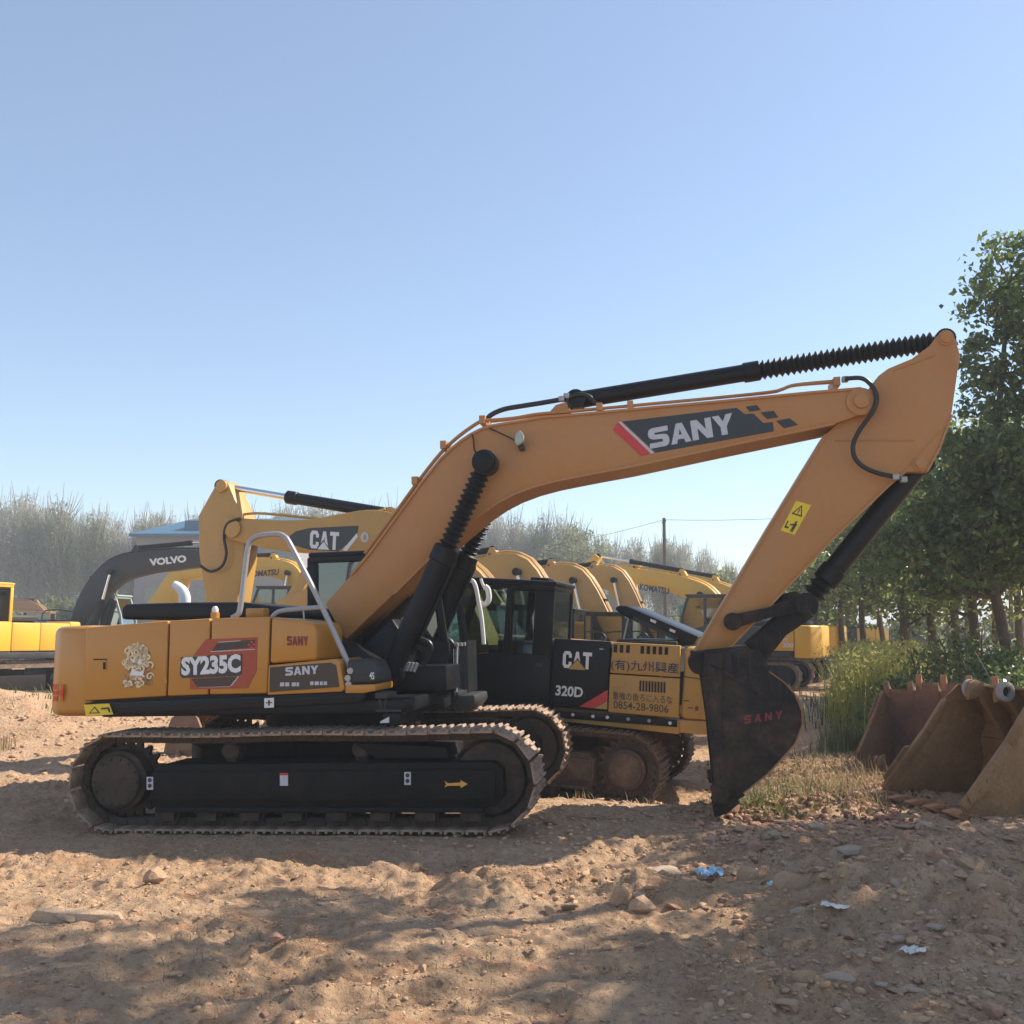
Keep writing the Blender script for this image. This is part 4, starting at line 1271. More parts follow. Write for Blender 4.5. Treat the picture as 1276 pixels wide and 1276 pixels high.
    q = [(x1 + 0.03, 0.46, zlo), (x1 + 0.05, 0.46, zhi - 0.02), (x1 + 0.05, 0.40, zhi)]
    mb = MB(); mb.tube(q, 0.012, 6)
    for y in (0.42, 0.62, 0.80):
        mb.cyl((x1 + 0.03, y, zhi - 0.02), (x1 + 0.07, y, zhi - 0.02), 0.02, 8)
    mb.build('wiper', STEEL, cb)
    # wrapped mirror arm and grab bar at the far corner
    ML = 1.46
    mb = MB()
    mb.tube(smooth_pts([S.at(a, b, ML) for a, b in ((583, 723), (589, 724), (593, 732), (596, 748), (600, 770), (603, 803))], 4), 0.026, 8)
    mb.build('grab_bar', WRAP, cb)
    mb = MB()
    mb.tube(smooth_pts([S.at(a, b, ML + 0.1) for a, b in ((596, 752), (604, 753), (609, 747), (608, 735), (604, 731))], 4), 0.035, 8)
    mb.tube(smooth_pts([S.at(a, b, ML + 0.1) for a, b in ((604, 733), (601, 727), (599, 721))], 3), 0.018, 8)
    mb.build('wrapped_mirror', WRAP, cb)
    # steps and valve block in front
    mb = MB(); mb.prism(S.poly([(563, 864), (600, 863), (601, 872), (594, 882), (574, 881), (563, 876)], 0.9), 0.5, 1.25)
    mb.build('track_pedal_step', GREYB, r, bevel=0.02)
    mb = MB(); mb.prism(S.poly([(498, 868), (561, 863), (562, 879), (498, 885)], 0.3), 0.0, 0.33); fb = mb.build('front_beam', BLACKP, r, bevel=0.015)
    mb = MB(); mb.prism(S.poly([(528, 868), (552, 866), (552, 870), (528, 872)], 0.0), -0.012, 0.0); mb.build('name_plate', GREYB, fb)
    mb = MB(); mb.prism(S.poly([(510, 862), (514, 850), (524, 841), (530, 842), (536, 862)], 0.24), 0.235, 0.26); mb.build('boom_bracket', ORANGE, r, bevel=0.008)
    mb = MB(); mb.prism(S.poly([(455, 815), (500, 770), (520, 800), (505, 868), (470, 880)], 0.1), -0.28, 0.26); mb.build('valve_block', BLACKP, r, bevel=0.03)
    # boom
    BP = [(405, 752), (438, 716), (461, 689), (500, 636), (525, 602), (549, 572), (562, 559.5), (575, 549), (587, 541), (599, 535), (611, 531), (630, 527.5), (648, 525), (677, 520), (720, 516.5), (800, 509), (900, 500), (1013, 489), (1050, 486), (1073, 484), (1083, 487), (1090, 494), (1091.5, 503), (1087, 511), (1060, 521), (1040, 528), (900, 557), (786, 581.5), (740, 590), (717, 594.5), (690, 600), (664, 607), (640, 616), (620, 626.5), (600, 640), (570, 665), (545, 687), (524, 707), (491, 740), (430, 798)]
    b = MB(); b.prism(S.poly(BP, -0.30), -0.30, 0.30)
    foot_ = S.xz(425, 806, -0.3)
    bo = b.build('boom', BOOMP, r, bevel=0.012)
    # welded lips of top and bottom plates
    mb = MB()
    for ch in (BP[1:20], BP[25:39]):
        P = S.poly(ch, -0.30)
        for (a, c2) in zip(P[:-1], P[1:]):
            dx, dz = c2[0] - a[0], c2[1] - a[1]; l = math.hypot(dx, dz); nx, nz = -dz / l * 0.012, dx / l * 0.012
            mb.prism([(a[0] + nx, a[1] + nz), (c2[0] + nx, c2[1] + nz), (c2[0] - nx, c2[1] - nz), (a[0] - nx, a[1] - nz)], -0.316, 0.316)
    mb.build('plate_lip', BOOMP, bo)
    mb = MB(); mb.prism(S.poly([(680, 520), (693, 505.5), (706, 501.5), (713, 518)], -0.12), -0.16, 0.16); mb.build('ram_bracket', BOOMP, bo, bevel=0.008)
    # seam on the boom's flank
    decal(S, bo, [(612, 628.5), (640, 609.5), (664, 599.5), (664, 600.6), (640, 611), (612, 630.5)], -0.30, GOLDB, 0.001, 'weld_seam')
    q = S.at(1072.5, 500.5, -0.30)
    mb = MB(); mb.lathe(q, q + Vector((0, -1, 0)), [(0, 0.135), (0.015, 0.135), (0.02, 0.125), (0.02, 0.07), (0.05, 0.07), (0.055, 0.06)], 28); mb.build('pin_boss', BOOMP, bo)
    # boom decal
    BL = -0.30
    decal(S, bo, [(763.5, 535.5), (770, 526), (814, 565), (799, 568.3)], BL, REDV)
    decal(S, bo, [(770.5, 526), (774, 525.6), (815.5, 564.5), (811.5, 565.6)], BL, SILVER, 0.005)
    decal(S, bo, [(775.5, 525.4), (918, 508.3), (928, 516), (939, 515.5), (951, 527), (963, 526), (964.5, 537.5), (817, 564.2)], BL, DKV)
    for q in ([(929.5, 506.8), (943, 504.8), (948, 511), (934, 513)], [(947.5, 514), (964, 512), (970, 520), (956, 522.5)], [(967, 524.5), (984, 521.3), (994.5, 529.5), (977, 533.8)]):
        decal(S, bo, q, BL, DKV)
    block_letters(S, bo, 'SANY', (810, 559.5), (916, 539.5), (806.5, 535), BL, SILVER, 0.007, gap=0.015)
    # work lamp with its cable
    q = S.at(648, 549, -0.36)
    mb = MB(); mb.prism(S.poly([(644, 541), (649, 537), (654, 544), (654, 551), (646, 557), (642, 552)], -0.40), -0.47, -0.38); wl = mb.build('work_lamp', LAMPG, bo, bevel=0.012)
    mb = MB(); mb.prism(S.poly([(645, 553), (653, 555), (654, 561), (648, 562)], -0.33), -0.40, -0.30)
    mb.tube(smooth_pts([S.at(a, b, -0.33) for a, b in ((647, 556), (640, 548), (630, 543), (622, 539), (610, 534))], 4), 0.008, 6)
    mb.tube(smooth_pts([S.at(a, b, -0.34) for a, b in ((588, 541), (590, 548), (591, 560), (596, 569))], 4), 0.009, 6)
    mb.build('lamp_cable', RUBBER, bo)
    # pipes along the boom
    mb = MB()
    for y in (-0.20, -0.08, 0.06):
        mb.tube(smooth_pts([S.at(a, b, y) + Vector((0, 0, 0.0)) for a, b in ((521, 600), (548, 566), (570, 545), (592, 529), (602, 524))], 4), 0.02, 8)
        mb.tube(smooth_pts([S.at(a, b, y) for a, b in ((455, 690), (490, 643), (521, 600))], 3), 0.02, 8)
    mb.tube(smooth_pts([S.at(a, b, -0.22) for a, b in ((603, 524), (640, 521), (670, 516), (715, 512.5), (760, 508), (900, 495), (960, 488.5), (975, 485), (992, 479.5), (1045, 474.5))], 4), 0.017, 8)
    mb.tube(smooth_pts([S.at(a, b, 0.1) for a, b in ((603, 526), (640, 522), (700, 513), (760, 508), (900, 495), (960, 489), (975, 485), (992, 480), (1045, 476))], 4), 0.017, 8)
    mb.build('hydraulic_pipe', BOOMP, bo)
    mb = MB()
    for a, b in ((521, 600), (556, 556), (604, 525), (748, 509.5), (786, 507), (1040, 478)):
        q = S.at(a, b, -0.1); mb.box(q.x - 0.03, q.x + 0.03, -0.26, 0.14, q.z - 0.05, q.z + 0.03)
    q = S.at(1040, 482, -0.2); mb.box(q.x - 0.02, q.x + 0.02, -0.24, -0.18, q.z - 0.06, q.z + 0.06)
    mb.build('pipe_clamp', BOOMP, bo)
    for y in (-0.12, 0.02):
        mb = MB()
        mb.tube(smooth_pts([S.at(a, b, y) for a, b in ((605, 525), (612, 517), (628, 510), (650, 506), (672, 502.5), (695, 498.5), (704, 496))], 5), 0.026, 10)
        mb.build('hose', RUBBER, bo)
    mb = MB()
    mb.tube(smooth_pts([S.at(a, b, -0.1) for a, b in ((706, 496), (722, 491.5), (734, 494), (742, 502), (750, 504))], 5), 0.024, 10)
    mb.tube(smooth_pts([S.at(a, b, -0.1) for a, b in ((707, 494), (707, 502), (712, 507))], 5), 0.024, 10)
    mb.build('hose', RUBBER, bo)
    mb = MB()
    mb.tube(smooth_pts([S.at(a, b, -0.34) for a, b in ((1053, 472), (1072, 471), (1083, 477), (1091, 489), (1092, 501), (1086, 515), (1070, 538), (1063, 555), (1065, 570), (1075, 581), (1092, 589), (1113, 594), (1122, 597))], 5), 0.022, 10)
    mb.build('hose', RUBBER, bo)
    for a, b, y in ((603, 525, -.12), (700, 497.5, -.12), (706, 494, -.1), (1053, 473, -.28), (1116, 595, -.34), (1126, 598, -.3)):
        q = S.at(a, b, y); mb = MB(); mb.box(q.x - 0.03, q.x + 0.03, y - 0.035, y + 0.035, q.z - 0.025, q.z + 0.03)
        mb.build('hose_fitting', STEEL, bo, bevel=0.008)
    # stick
    SP = [(866, 812), (900, 754), (956, 660), (1000, 588), (1029, 541), (1060, 512), (1085, 482), (1095, 468), (1107, 459), (1136, 447), (1158, 431), (1170, 416.5), (1178, 413), (1186, 415), (1191.5, 424), (1196, 440), (1194.5, 456), (1186, 517), (1170, 560), (1155, 588), (1140, 588), (1128, 588), (1109, 604), (1042.5, 667), (980, 733), (906, 811)]
    mb = MB(); mb.prism(S.poly(SP, -0.21), -0.21, 0.21); sk2 = mb.build('stick', BOOMP, r, bevel=0.012)
    mb = MB()
    for (a, b2) in (((1125, 588), (1186, 522)), ((1040, 549), (1140, 549)), ((1112, 462), (1165, 443))):
        p, q = S.at(*a, -0.21), S.at(*b2, -0.21)
        mb.tube([p, q], 0.008, 6)
    mb.build('weld_seam', BOOMP, sk2)
    mb = MB()
    for ch in (SP[0:5], SP[17:20], SP[21:26]):
        P = S.poly(ch, -0.21)
        for (a, c2) in zip(P[:-1], P[1:]):
            dx, dz = c2[0] - a[0], c2[1] - a[1]; l = math.hypot(dx, dz); nx, nz = -dz / l * 0.010, dx / l * 0.010
            mb.prism([(a[0] + nx, a[1] + nz), (c2[0] + nx, c2[1] + nz), (c2[0] - nx, c2[1] - nz), (a[0] - nx, a[1] - nz)], -0.222, 0.222)
    mb.build('plate_lip', BOOMP, sk2)
    for (a, b2, rd) in ((1178.5, 421, 0.055), (1147, 577.5, 0.055)):
        q = S.at(a, b2, -0.21); mb = MB(); mb.lathe(q, q + Vector((0, -1, 0)), [(0, rd + 0.02), (0.012, rd + 0.02), (0.014, rd), (0.035, rd), (0.04, rd - 0.01)], 22); mb.build('pin_boss', BOOMP, sk2)
    SL = -0.21
    wp = [(992, 624), (1011, 629.5), (990, 666.5), (972.5, 661)]
    decal(S, sk2, wp, SL, YELV, 0.003, 'warning_sticker')
    f = uv_map(S, (972.5, 661), (990, 666.5), (992, 624), SL)
    mb = MB()
    flat(S, mb, [[(.12, .58), (.88, .58), (.5, .93)]], f, SL, 0.006)
    flat(S, mb, [[(.12, .35), (.2, .35), (.2, .18), (.4, .18), (.4, .12), (.12, .12)], [(.4, .28), (.72, .33), (.72, .28), (.4, .23)], [(.62, .40), (.74, .42), (.76, .34), (.64, .32)], [(.6, .31), (.82, .34), (.78, .05), (.70, .05), (.70, .18), (.66, .05), (.6, .05)]], f, SL, 0.006)
    mb.build('warning_mark', DKV, sk2, smooth=False)
    mb = MB(); flat(S, mb, [[(.25, .62), (.75, .62), (.5, .85)]], f, SL, 0.008); mb.build('warning_mark', YELV, sk2, smooth=False)
    mb = MB(); flat(S, mb, [[(.46, .68), (.54, .68), (.53, .79), (.47, .79)], [(.46, .64), (.54, .64), (.54, .665), (.46, .665)]], f, SL, 0.010); mb.build('warning_mark', DKV, sk2, smooth=False)
    # rams
    cylinder_part(r, S.at(718, 499, 0), S.at(1176, 424, 0), 0.515, 0.088, BLACKP, CHROME, 'arm_ram', bellow=0.095)
    for s in (-1, 1):
        y = s * 0.50
        a = S.at(487, 838, -0.50); h = S.at(605, 577, -0.50)
        c = cylinder_part(r, (a.x, y, a.z), (h.x, y, h.z), 0.60, 0.112, BLACKP, BLACKP, 'boom_ram', bellow=0.098)
        d = Vector((h.x - a.x, 0, h.z - a.z)).normalized()
        n2 = Vector((d.z, 0, -d.x))
        p0 = Vector((a.x, y, a.z))
        mb = MB()
        mb.tube([p0 + n2 * 0.13 + d * 0.25, p0 + n2 * 0.13 + d * 1.25, p0 + n2 * 0.09 + d * 1.32], 0.02, 8)
        for t in (0.35, 0.42):
            q = p0 + n2 * 0.13 + d * t
            mb.tube(smooth_pts([q + Vector((0, -0.02, 0)), q + n2 * 0.09, q + n2 * 0.14 - d * 0.05, q + n2 * 0.12 - d * 0.14], 4), 0.032, 10)
        mb.build('ram_pipe', BLACKP, c)
        for k in range(4):
            q = p0 + n2 * (0.10 + 0.035 * k) + d * (0.16 + 0.012 * k)
            mb = MB(); mb.cyl(q, q - d * 0.09, 0.018, 8)
            mb.build('hose_fitting', STEEL, c)
        mb = MB(); mb.lathe(Vector((h.x, y + s * 0.09, h.z)), Vector((h.x, y + s * 1.0, h.z)), [(0, 0.11), (0.03, 0.105), (0.045, 0.08), (0.05, 0.02)], 24); mb.build('pin_cap', BLACKP, c)
    mb = MB()
    q = S.at(605, 577, -0.50); mb.cyl((q.x, -0.55, q.z), (q.x, 0.55, q.z), 0.055, 16); mb.build('boom_pin', BLACKP, bo)
    cylinder_part(r, S.at(1146, 577.5, 0), S.at(1003, 754, 0), 0.84, 0.108, BLACKP, CHROME, 'bucket_ram', bellow=0.115)
    # links
    mb = MB()
    for s in (-1, 1):
        y = s * 0.27
        a = S.at(913, 774.5, -0.27); c2 = S.at(1000, 753, -0.27)
        A, B = (a.x, a.z), (c2.x, c2.z)
        P = limb([A, ((A[0] + B[0]) / 2, (A[1] + B[1]) / 2), B], [0.13, 0.10, 0.16])
        mb.prism(P, y - 0.03, y + 0.03)
        for p in (A, B):
            mb.cyl((p[0], y - 0.055, p[1]), (p[0], y + 0.055, p[1]), 0.085, 20)
    mb.build('rocker_link', BUCKB, r, bevel=0.008)
    mb = MB()
    a = S.at(1003, 757, 0); c2 = S.at(940, 812, 0)
    mb.prism(limb([(a.x, a.z), ((a.x + c2.x) / 2 - 0.02, (a.z + c2.z) / 2 + 0.02), (c2.x, c2.z)], [0.22, 0.20, 0.26]), -0.17, 0.17)
    mb.build('bucket_link', BUCKB, r, bevel=0.02)
    mb = MB()
    P = S.poly([(964, 756), (976, 740), (990, 736), (998, 741), (1000, 752), (975, 768)], -0.1)
    mb.prism(P, -0.16, 0.16); mb.build('link_guard', BUCKB, r, bevel=0.02)
    # bucket
    q = S.at(869, 827, -0.5)
    pin = (q.x, q.z)
    OUT = [(877.6, 812), (932, 807), (953, 820.6), (958, 837.7), (976.7, 851), (990, 866), (998, 885.5), (999, 902.6), (990, 926.5), (956, 964), (922, 991), (907, 1004), (895, 1002), (891, 967.5), (884, 899), (876, 844.5)]
    P = S.poly(OUT, -0.55)
    bk = bucket_parts(r, -0.55, 0.55, P, BUCKB, WEAR, BUCKB, BUCKB, back=(3, 11), teeth=5, ears=False, tip_len=0.16, edge_m=BUCKB, as_part=True)
    q = S.xz(871, 827, -0.3)
    mb = MB()
    for s in (-1, 1):
        mb.prism(S.poly([(861, 812), (930, 806), (948, 812), (953, 822), (930, 836), (880, 845), (872, 840), (862, 828)], -0.3), s * 0.28 - 0.03, s * 0.28 + 0.03)
        mb.cyl((q[0], s * 0.28 - 0.08, q[1]), (q[0], s * 0.28 + 0.08, q[1]), 0.10, 22)
    mb.build('ear', BUCKB, bk, bevel=0.008)
    decal(S, bk, [(885, 830), (886, 826), (960, 868), (958, 872)], -0.55, BUCKB, 0.018, 'stiffener')
    mb = MB()
    mb.prism(S.poly([(880, 815), (901, 814), (897, 1000), (893, 1000)], -0.55), -0.57, -0.545); mb.build('wear_strip', BUCKB, bk, bevel=0.006)
    block_letters(S, bk, 'SANY', (927, 902), (975, 895.5), (927, 892), -0.55, REDDULL, 0.004, gap=0.09)
    return r, S


front_excavator()


# ------------------------------------------------------------------ the buff-yellow excavator behind it
def second_excavator():
    C = Frame((0.037, 13.85, -0.15), 163, 3.7)
    NL = 1.33
    r = thing('excavator', 'buff yellow excavator with black cab, painted Japanese lettering and its engine hood propped open', 'excavator', C.M)
    for s in (-1, 1):
        detailed_track(r, s * 1.2, 0.6, -1.72, 1.72, 0.385, 0.465, MUDSHOE, MUDSHOE, MUDSHOE, s, hub=0.23)
    mb = MB(); mb.cyl((0, 0, 0.66), (0, 0, 1.0), 0.7, 32); mb.box(-0.9, 0.9, -0.95, 0.95, 0.42, 0.72)
    mb.build('undercarriage', FRAMEB, r, bevel=0.02)
    zb = C.xz(750, 902, NL)[1]
    mb = MB(); mb.prism(C.poly([(540, 880), (846, 898), (846, 915), (700, 899), (590, 888), (540, 887)], NL), NL - 0.25, NL)
    mb.box(-2.0, 1.5, -1.3, NL - 0.26, zb - 0.02, zb + 0.14)
    mb.build('platform', CATY, r, bevel=0.012)
    sk = None
    mb = MB(); mb.prism(C.poly([(657, 882.5), (844, 897), (844, 906), (657, 891.5)], NL), NL, NL + 0.02); sk = mb.build('side_band', BLACKP, r, bevel=0.005)
    for a, b in ((665, 886.5), (689, 888.5), (714, 890.5), (739, 892.5), (757, 893.8), (783, 896), (809, 898), (835, 901)):
        p = C.at(a, b, NL + 0.02); mb = MB(); mb.cyl(p, p + Vector((0, 0.012, 0)), 0.02, 8); mb.build('band_bolt', WHITE if a not in (783, 809) else STEEL, sk)
    # flank
    mb = MB(); mb.box(-2.05, -0.05, -1.28, NL - 0.07, zb + 0.14, C.xz(800, 806, NL)[1] - 0.04); mb.build('engine_bay', SLOT, r)
    P = C.poly([(690, 795.5), (761.5, 799.5), (756, 884), (687, 878)], NL)
    mb = MB(); mb.prism(P, NL - 0.06, NL); dk = mb.build('side_door', BLACKP, r, bevel=0.018, seg=3); tag(dk, 'black side door with white lettering')
    P = C.poly([(763.5, 800), (848, 804.5), (847, 844), (760, 838.5)], NL)
    mb = MB(); mb.prism(P, NL - 0.06, NL); up = mb.build('side_door', CATY, r, bevel=0.014, seg=3)
    P = C.poly([(759.6, 840), (847, 845.5), (845.5, 895), (757.5, 887.5)], NL)
    mb = MB(); mb.prism(P, NL - 0.06, NL); lo = mb.build('side_door', CATY, r, bevel=0.014, seg=3)
    x1, x2 = C.xz(849.5, 850, NL)[0], 0
    arc = [(x1, NL), (x1 - 0.32, 1.26), (x1 - 0.52, 1.02), (x1 - 0.66, 0.6), (x1 - 0.70, 0), (x1 - 0.66, -0.6), (x1 - 0.52, -1.02), (x1 - 0.32, -1.26), (x1, -NL)]
    z0, z1 = C.xz(850, 914, NL)[1], C.xz(850, 805, NL)[1]
    mb = MB(); mb.slab(arc, z0 + 0.16, z1, 0.97); cw = mb.build('counterweight', CATY, r, bevel=0.06, seg=3)
    mb = MB(); mb.slab([(a[0] + 0.02, a[1] * 0.985) for a in arc], z0, z0 + 0.155, 1.0); mb.build('counterweight_foot', CATY, cw, bevel=0.03)
    decal(C, cw, [(851, 842), (877, 846), (877, 847), (851, 843)], NL - 0.05, SLOT, 0.05, 'seam')
    for a, b in ((765, 801.7), (772.6, 802), (780.6, 802.4), (798.5, 803.2), (806, 803.6), (813.5, 804), (821, 804.3), (828.5, 804.8)):
        decal(C, up, [(a, b + 1.5), (a + 4.4, b + 1.7), (a + 3.9, b + 11.5), (a - 0.5, b + 11)], NL, SLOT, 0.004, 'louvre_slot')
    for k in range(9):
        a = 797 + k * 3.75; b = 848 + k * 0.25
        decal(C, lo, [(a, b), (a + 2.2, b), (a + 2, b + 13.5), (a - 0.2, b + 13.3)], NL, SLOT, 0.004, 'louvre_slot')
    decal(C, lo, [(764, 848), (779, 849), (778, 857), (763, 856)], NL, CATY, 0.008, 'door_latch')
    text(C, up, '(有)九州興産', (761.5, 836), (846, 841.5), (761.5, 821), NL, BLUEV, 0.005, offset=0.011)
    text(C, lo, '重機の後ろに入るな', (763.5, 871.5), (838, 877.5), (763.5, 861.5), NL, DKV, 0.005, offset=0.0)
    text(C, lo, '0854-28-9806', (764.5, 882.5), (833, 888.5), (764.5, 873), NL, DKV, 0.005, offset=0.004)
    block_letters(C, dk, 'CAT', (701, 832), (737, 834.5), (702, 811), NL, WHITE, 0.005, gap=0.04)
    decal(C, dk, [(707.5, 833.8), (731.5, 835.3), (720, 820)], NL, DKV, 0.008)
    decal(C, dk, [(709, 833.7), (729.8, 835), (720, 822)], NL, CATY, 0.011)
    text(C, dk, '320D', (692, 866.5), (726, 869.5), (693, 853.5), NL, WHITE, 0.005, offset=0.03)
    text(C, dk, 'L', (728, 869.5), (732, 870), (728, 864), NL, GREYB, 0.005)
    decal(C, dk, [(722, 880.5), (757.5, 859.5), (757, 873), (739, 882.5)], NL, REDV, 0.004)
    decal(C, dk, [(740, 882.6), (757, 873.5), (756.6, 883.8)], NL, CATY, 0.004)
    decal(C, dk, [(747, 808), (752, 808.4), (752, 809.6), (747, 809.2)], NL, SILVER, 0.004)
    # cab
    x0 = C.xz(690, 760, NL)[0]; zt = C.xz(650, 722, NL)[1]; zc0 = C.xz(650, 882, NL)[1]; sl = C.xz(650, 814, NL)[1]
    xm = C.xz(634, 770, NL)[0]; x1c = x0 + 1.55
    cab(r, x0, x1c, 0.36, NL, zc0, zt, BLACKP, GLASS, sill=sl, slant=0.2, mid=(xm - x0) / 1.55, post=0.10, rpost=0.24, low=zc0 + 0.4, rear_sill=C.xz(700, 797, 0.9)[1])
    for a, b in ((853, 872), (858, 881)):
        decal(C, cw, [(a, b), (a + 6, b + .5), (a + 6, b + 1.6), (a, b + 1.1)], NL - 0.04, SLOT, 0.042, 'scratch_mark')
    decal(C, cw, [(869 + 2.3 * math.cos(a), 882.5 + 3.2 * math.sin(a)) for a in np.linspace(0, 2 * PI, 11)[:-1]], NL - 0.06, REDDULL, 0.062, 'reflector')
    mb = MB(); mb.tube(smooth_pts([C.at(a, b, NL + 0.05) for a, b in ((637, 742), (637, 760), (637.5, 800), (638, 822))], 3), 0.014, 6)
    mb.build('grab_rail', BLACKP, r)
    decal(C, r, [(668, 826), (676, 826.5), (676, 831), (668, 830.5)], NL, GREYB, 0.01, 'door_handle')
    mb = MB(); q = C.at(672, 724, 0.9); mb.box(q.x - .12, q.x + .12, .6, .9, zt - 0.005, zt + 0.05); mb.build('roof_hatch', BLACKP, r, bevel=.015)
    # propped hood
    P = C.poly([(766, 758), (772, 754), (782, 755), (872, 793), (866, 804), (853, 803), (774, 766)], 0.8)
    mb = MB(); mb.prism(P, -0.5, 0.85); hd = mb.build('open_hood', BLACKP, r, bevel=0.03)
    P = C.poly([(790, 768), (846, 795), (842, 798), (788, 772)], 0.85)
    mb = MB(); mb.prism(P, 0.85, 0.87); mb.build('hood_rib', GREYB, hd)
    for a, b in ((811, 771), (835, 783)):
        decal(C, hd, [(a, b), (a + 7, b + 3), (a + 6, b + 6), (a - 1, b + 3)], 0.85, WHITE, 0.004, 'sticker')
    mb = MB(); mb.prism(C.poly([(770, 796), (845, 799), (845, 806), (770, 803)], 0.9), -0.6, 1.0); mb.build('engine', GREYB, r, bevel=0.02)
    mb = MB(); mb.tube([C.at(776, 802, 0.95), C.at(784, 766, 0.8)], 0.012, 6); mb.build('hood_prop', STEEL, r)
    # right flank and front tank, mostly hidden
    mb = MB(); mb.box(-2.0, 1.1, -NL, -0.5, zb + 0.14, C.xz(750, 800, NL)[1] - 0.05); mb.build('right_flank', CATY, r, bevel=0.03)
    # boom, stick, bucket
    cl = [C.xz(a, b, 0) for a, b in ((604, 812), (560, 735), (520, 690), (480, 668), (440, 666), (400, 669), (350, 668), (291, 659))]
    sp = smooth_pts([(x, 0, z) for x, z in cl], 5)
    dep = np.interp(np.linspace(0, 7, len(sp)), range(8), [0.35, 0.6, 0.75, 0.68, 0.56, 0.46, 0.42, 0.30])
    P = limb([(p.x, p.z) for p in sp], dep)
    mb = MB(); mb.prism(P, -0.27, 0.27); bo = mb.build('boom', CATY, r, bevel=0.014)
    q = C.at(291, 659, 0.27)
    mb = MB(); mb.cyl((q.x, -0.31, q.z), (q.x, 0.31, q.z), 0.13, 22); mb.build('pin_boss', CATY, bo)
    BL = 0.27
    decal(C, bo, [(359, 677), (361, 668), (369, 662), (386, 658), (447, 655), (445, 668), (422, 687), (385, 685)], BL, DKV)
    block_letters(C, bo, 'CAT', (386, 683), (422, 685.5), (387, 661), BL, WHITE, 0.006, gap=0.04)
    decal(C, bo, [(394, 685), (413, 686), (403, 673)], BL, DKV, 0.008); decal(C, bo, [(396, 684.5), (411, 685.3), (403.5, 675)], BL, WHITE, 0.010)
    decal(C, bo, [(427, 685.5), (432, 687), (446, 669), (445, 664)], BL, WHITE, 0.004)
    decal(C, bo, [(454.5 + 5 * math.cos(a), 669.5 + 6.5 * math.sin(a)) for a in np.linspace(0, 2 * PI, 15)[:-1]], BL, SILVER, 0.004)
    decal(C, bo, [(454.5 + 1.7 * math.cos(a), 669.5 + 4 * math.sin(a)) for a in np.linspace(0, 2 * PI, 11)[:-1]], BL, CATY, 0.007)
    ST = [(269, 604), (276, 598.5), (284, 602), (301, 641), (305, 670), (303, 700), (296, 745), (272, 880), (262, 890), (250, 884), (253, 800), (256, 745), (248, 690), (247, 643), (262, 616)]
    mb = MB(); mb.prism(C.poly(ST, 0.19), -0.19, 0.19); st = mb.build('stick', CATY, r, bevel=0.014)
    p = C.at(277, 606, 0.19); mb = MB(); mb.cyl((p.x, -0.23, p.z), (p.x, 0.23, p.z), 0.09, 18); mb.build('pin_boss', CATY, st)
    mb = MB(); mb.tube(smooth_pts([C.at(a, b, 0.30) for a, b in ((300, 646), (284, 652), (279, 668), (282, 690), (276, 706), (262, 712), (250, 705))], 5), 0.022, 8); mb.build('hose', RUBBER, bo)
    mb = MB(); mb.tube(smooth_pts([C.at(a, b, 0.12) for a, b in ((480, 634), (455, 642), (420, 648), (330, 640), (303, 641))], 4), 0.02, 8); mb.build('hydraulic_pipe', CATY, bo)
    mb = MB(); mb.prism(C.poly([(500, 655), (494, 634), (484, 632), (470, 652)], 0.1), -0.12, 0.12); mb.build('ram_bracket', CATY, bo)
    cylinder_part(r, C.at(488, 641, 0), C.at(278, 606, 0), 0.61, 0.085, BLACKP, CHROME, 'arm_ram')
    for s in (-1, 1):
        a, h = C.at(560, 850, 0), C.at(500, 680, 0)
        cylinder_part(r, (a.x, s * 0.4, a.z), (h.x, s * 0.4, h.z), 0.6, 0.09, BLACKP, CHROME, 'boom_ram')
    q = C.at(264, 882, 0)
    bucket_parts(r, -0.58, 0.58, BUCKET, RUST, RUST, PURP, WEAR, as_part=True, M=Matrix.Translation((q.x, 0, q.z)) @ Matrix.Rotation(math.radians(38), 4, 'Y') @ Matrix.Scale(0.72, 4))
    return r, C


second_excavator()


# ------------------------------------------------------------------ back rows of excavators
def standing(px, Y, z=None):
    x = (px - 638) * Y / 1276
    return (x, Y, hz(x, Y) - 0.03 if z is None else z)


def arc_boom(H, L=5.6):
    return [(0.25, 1.6), (0.72, 2.5), (1.55, H - 0.32), (2.5, H - 0.28), (3.9, H - 0.42), (L, H - 0.95)], [0.35, 0.62, 0.74, 0.62, 0.5, 0.32]


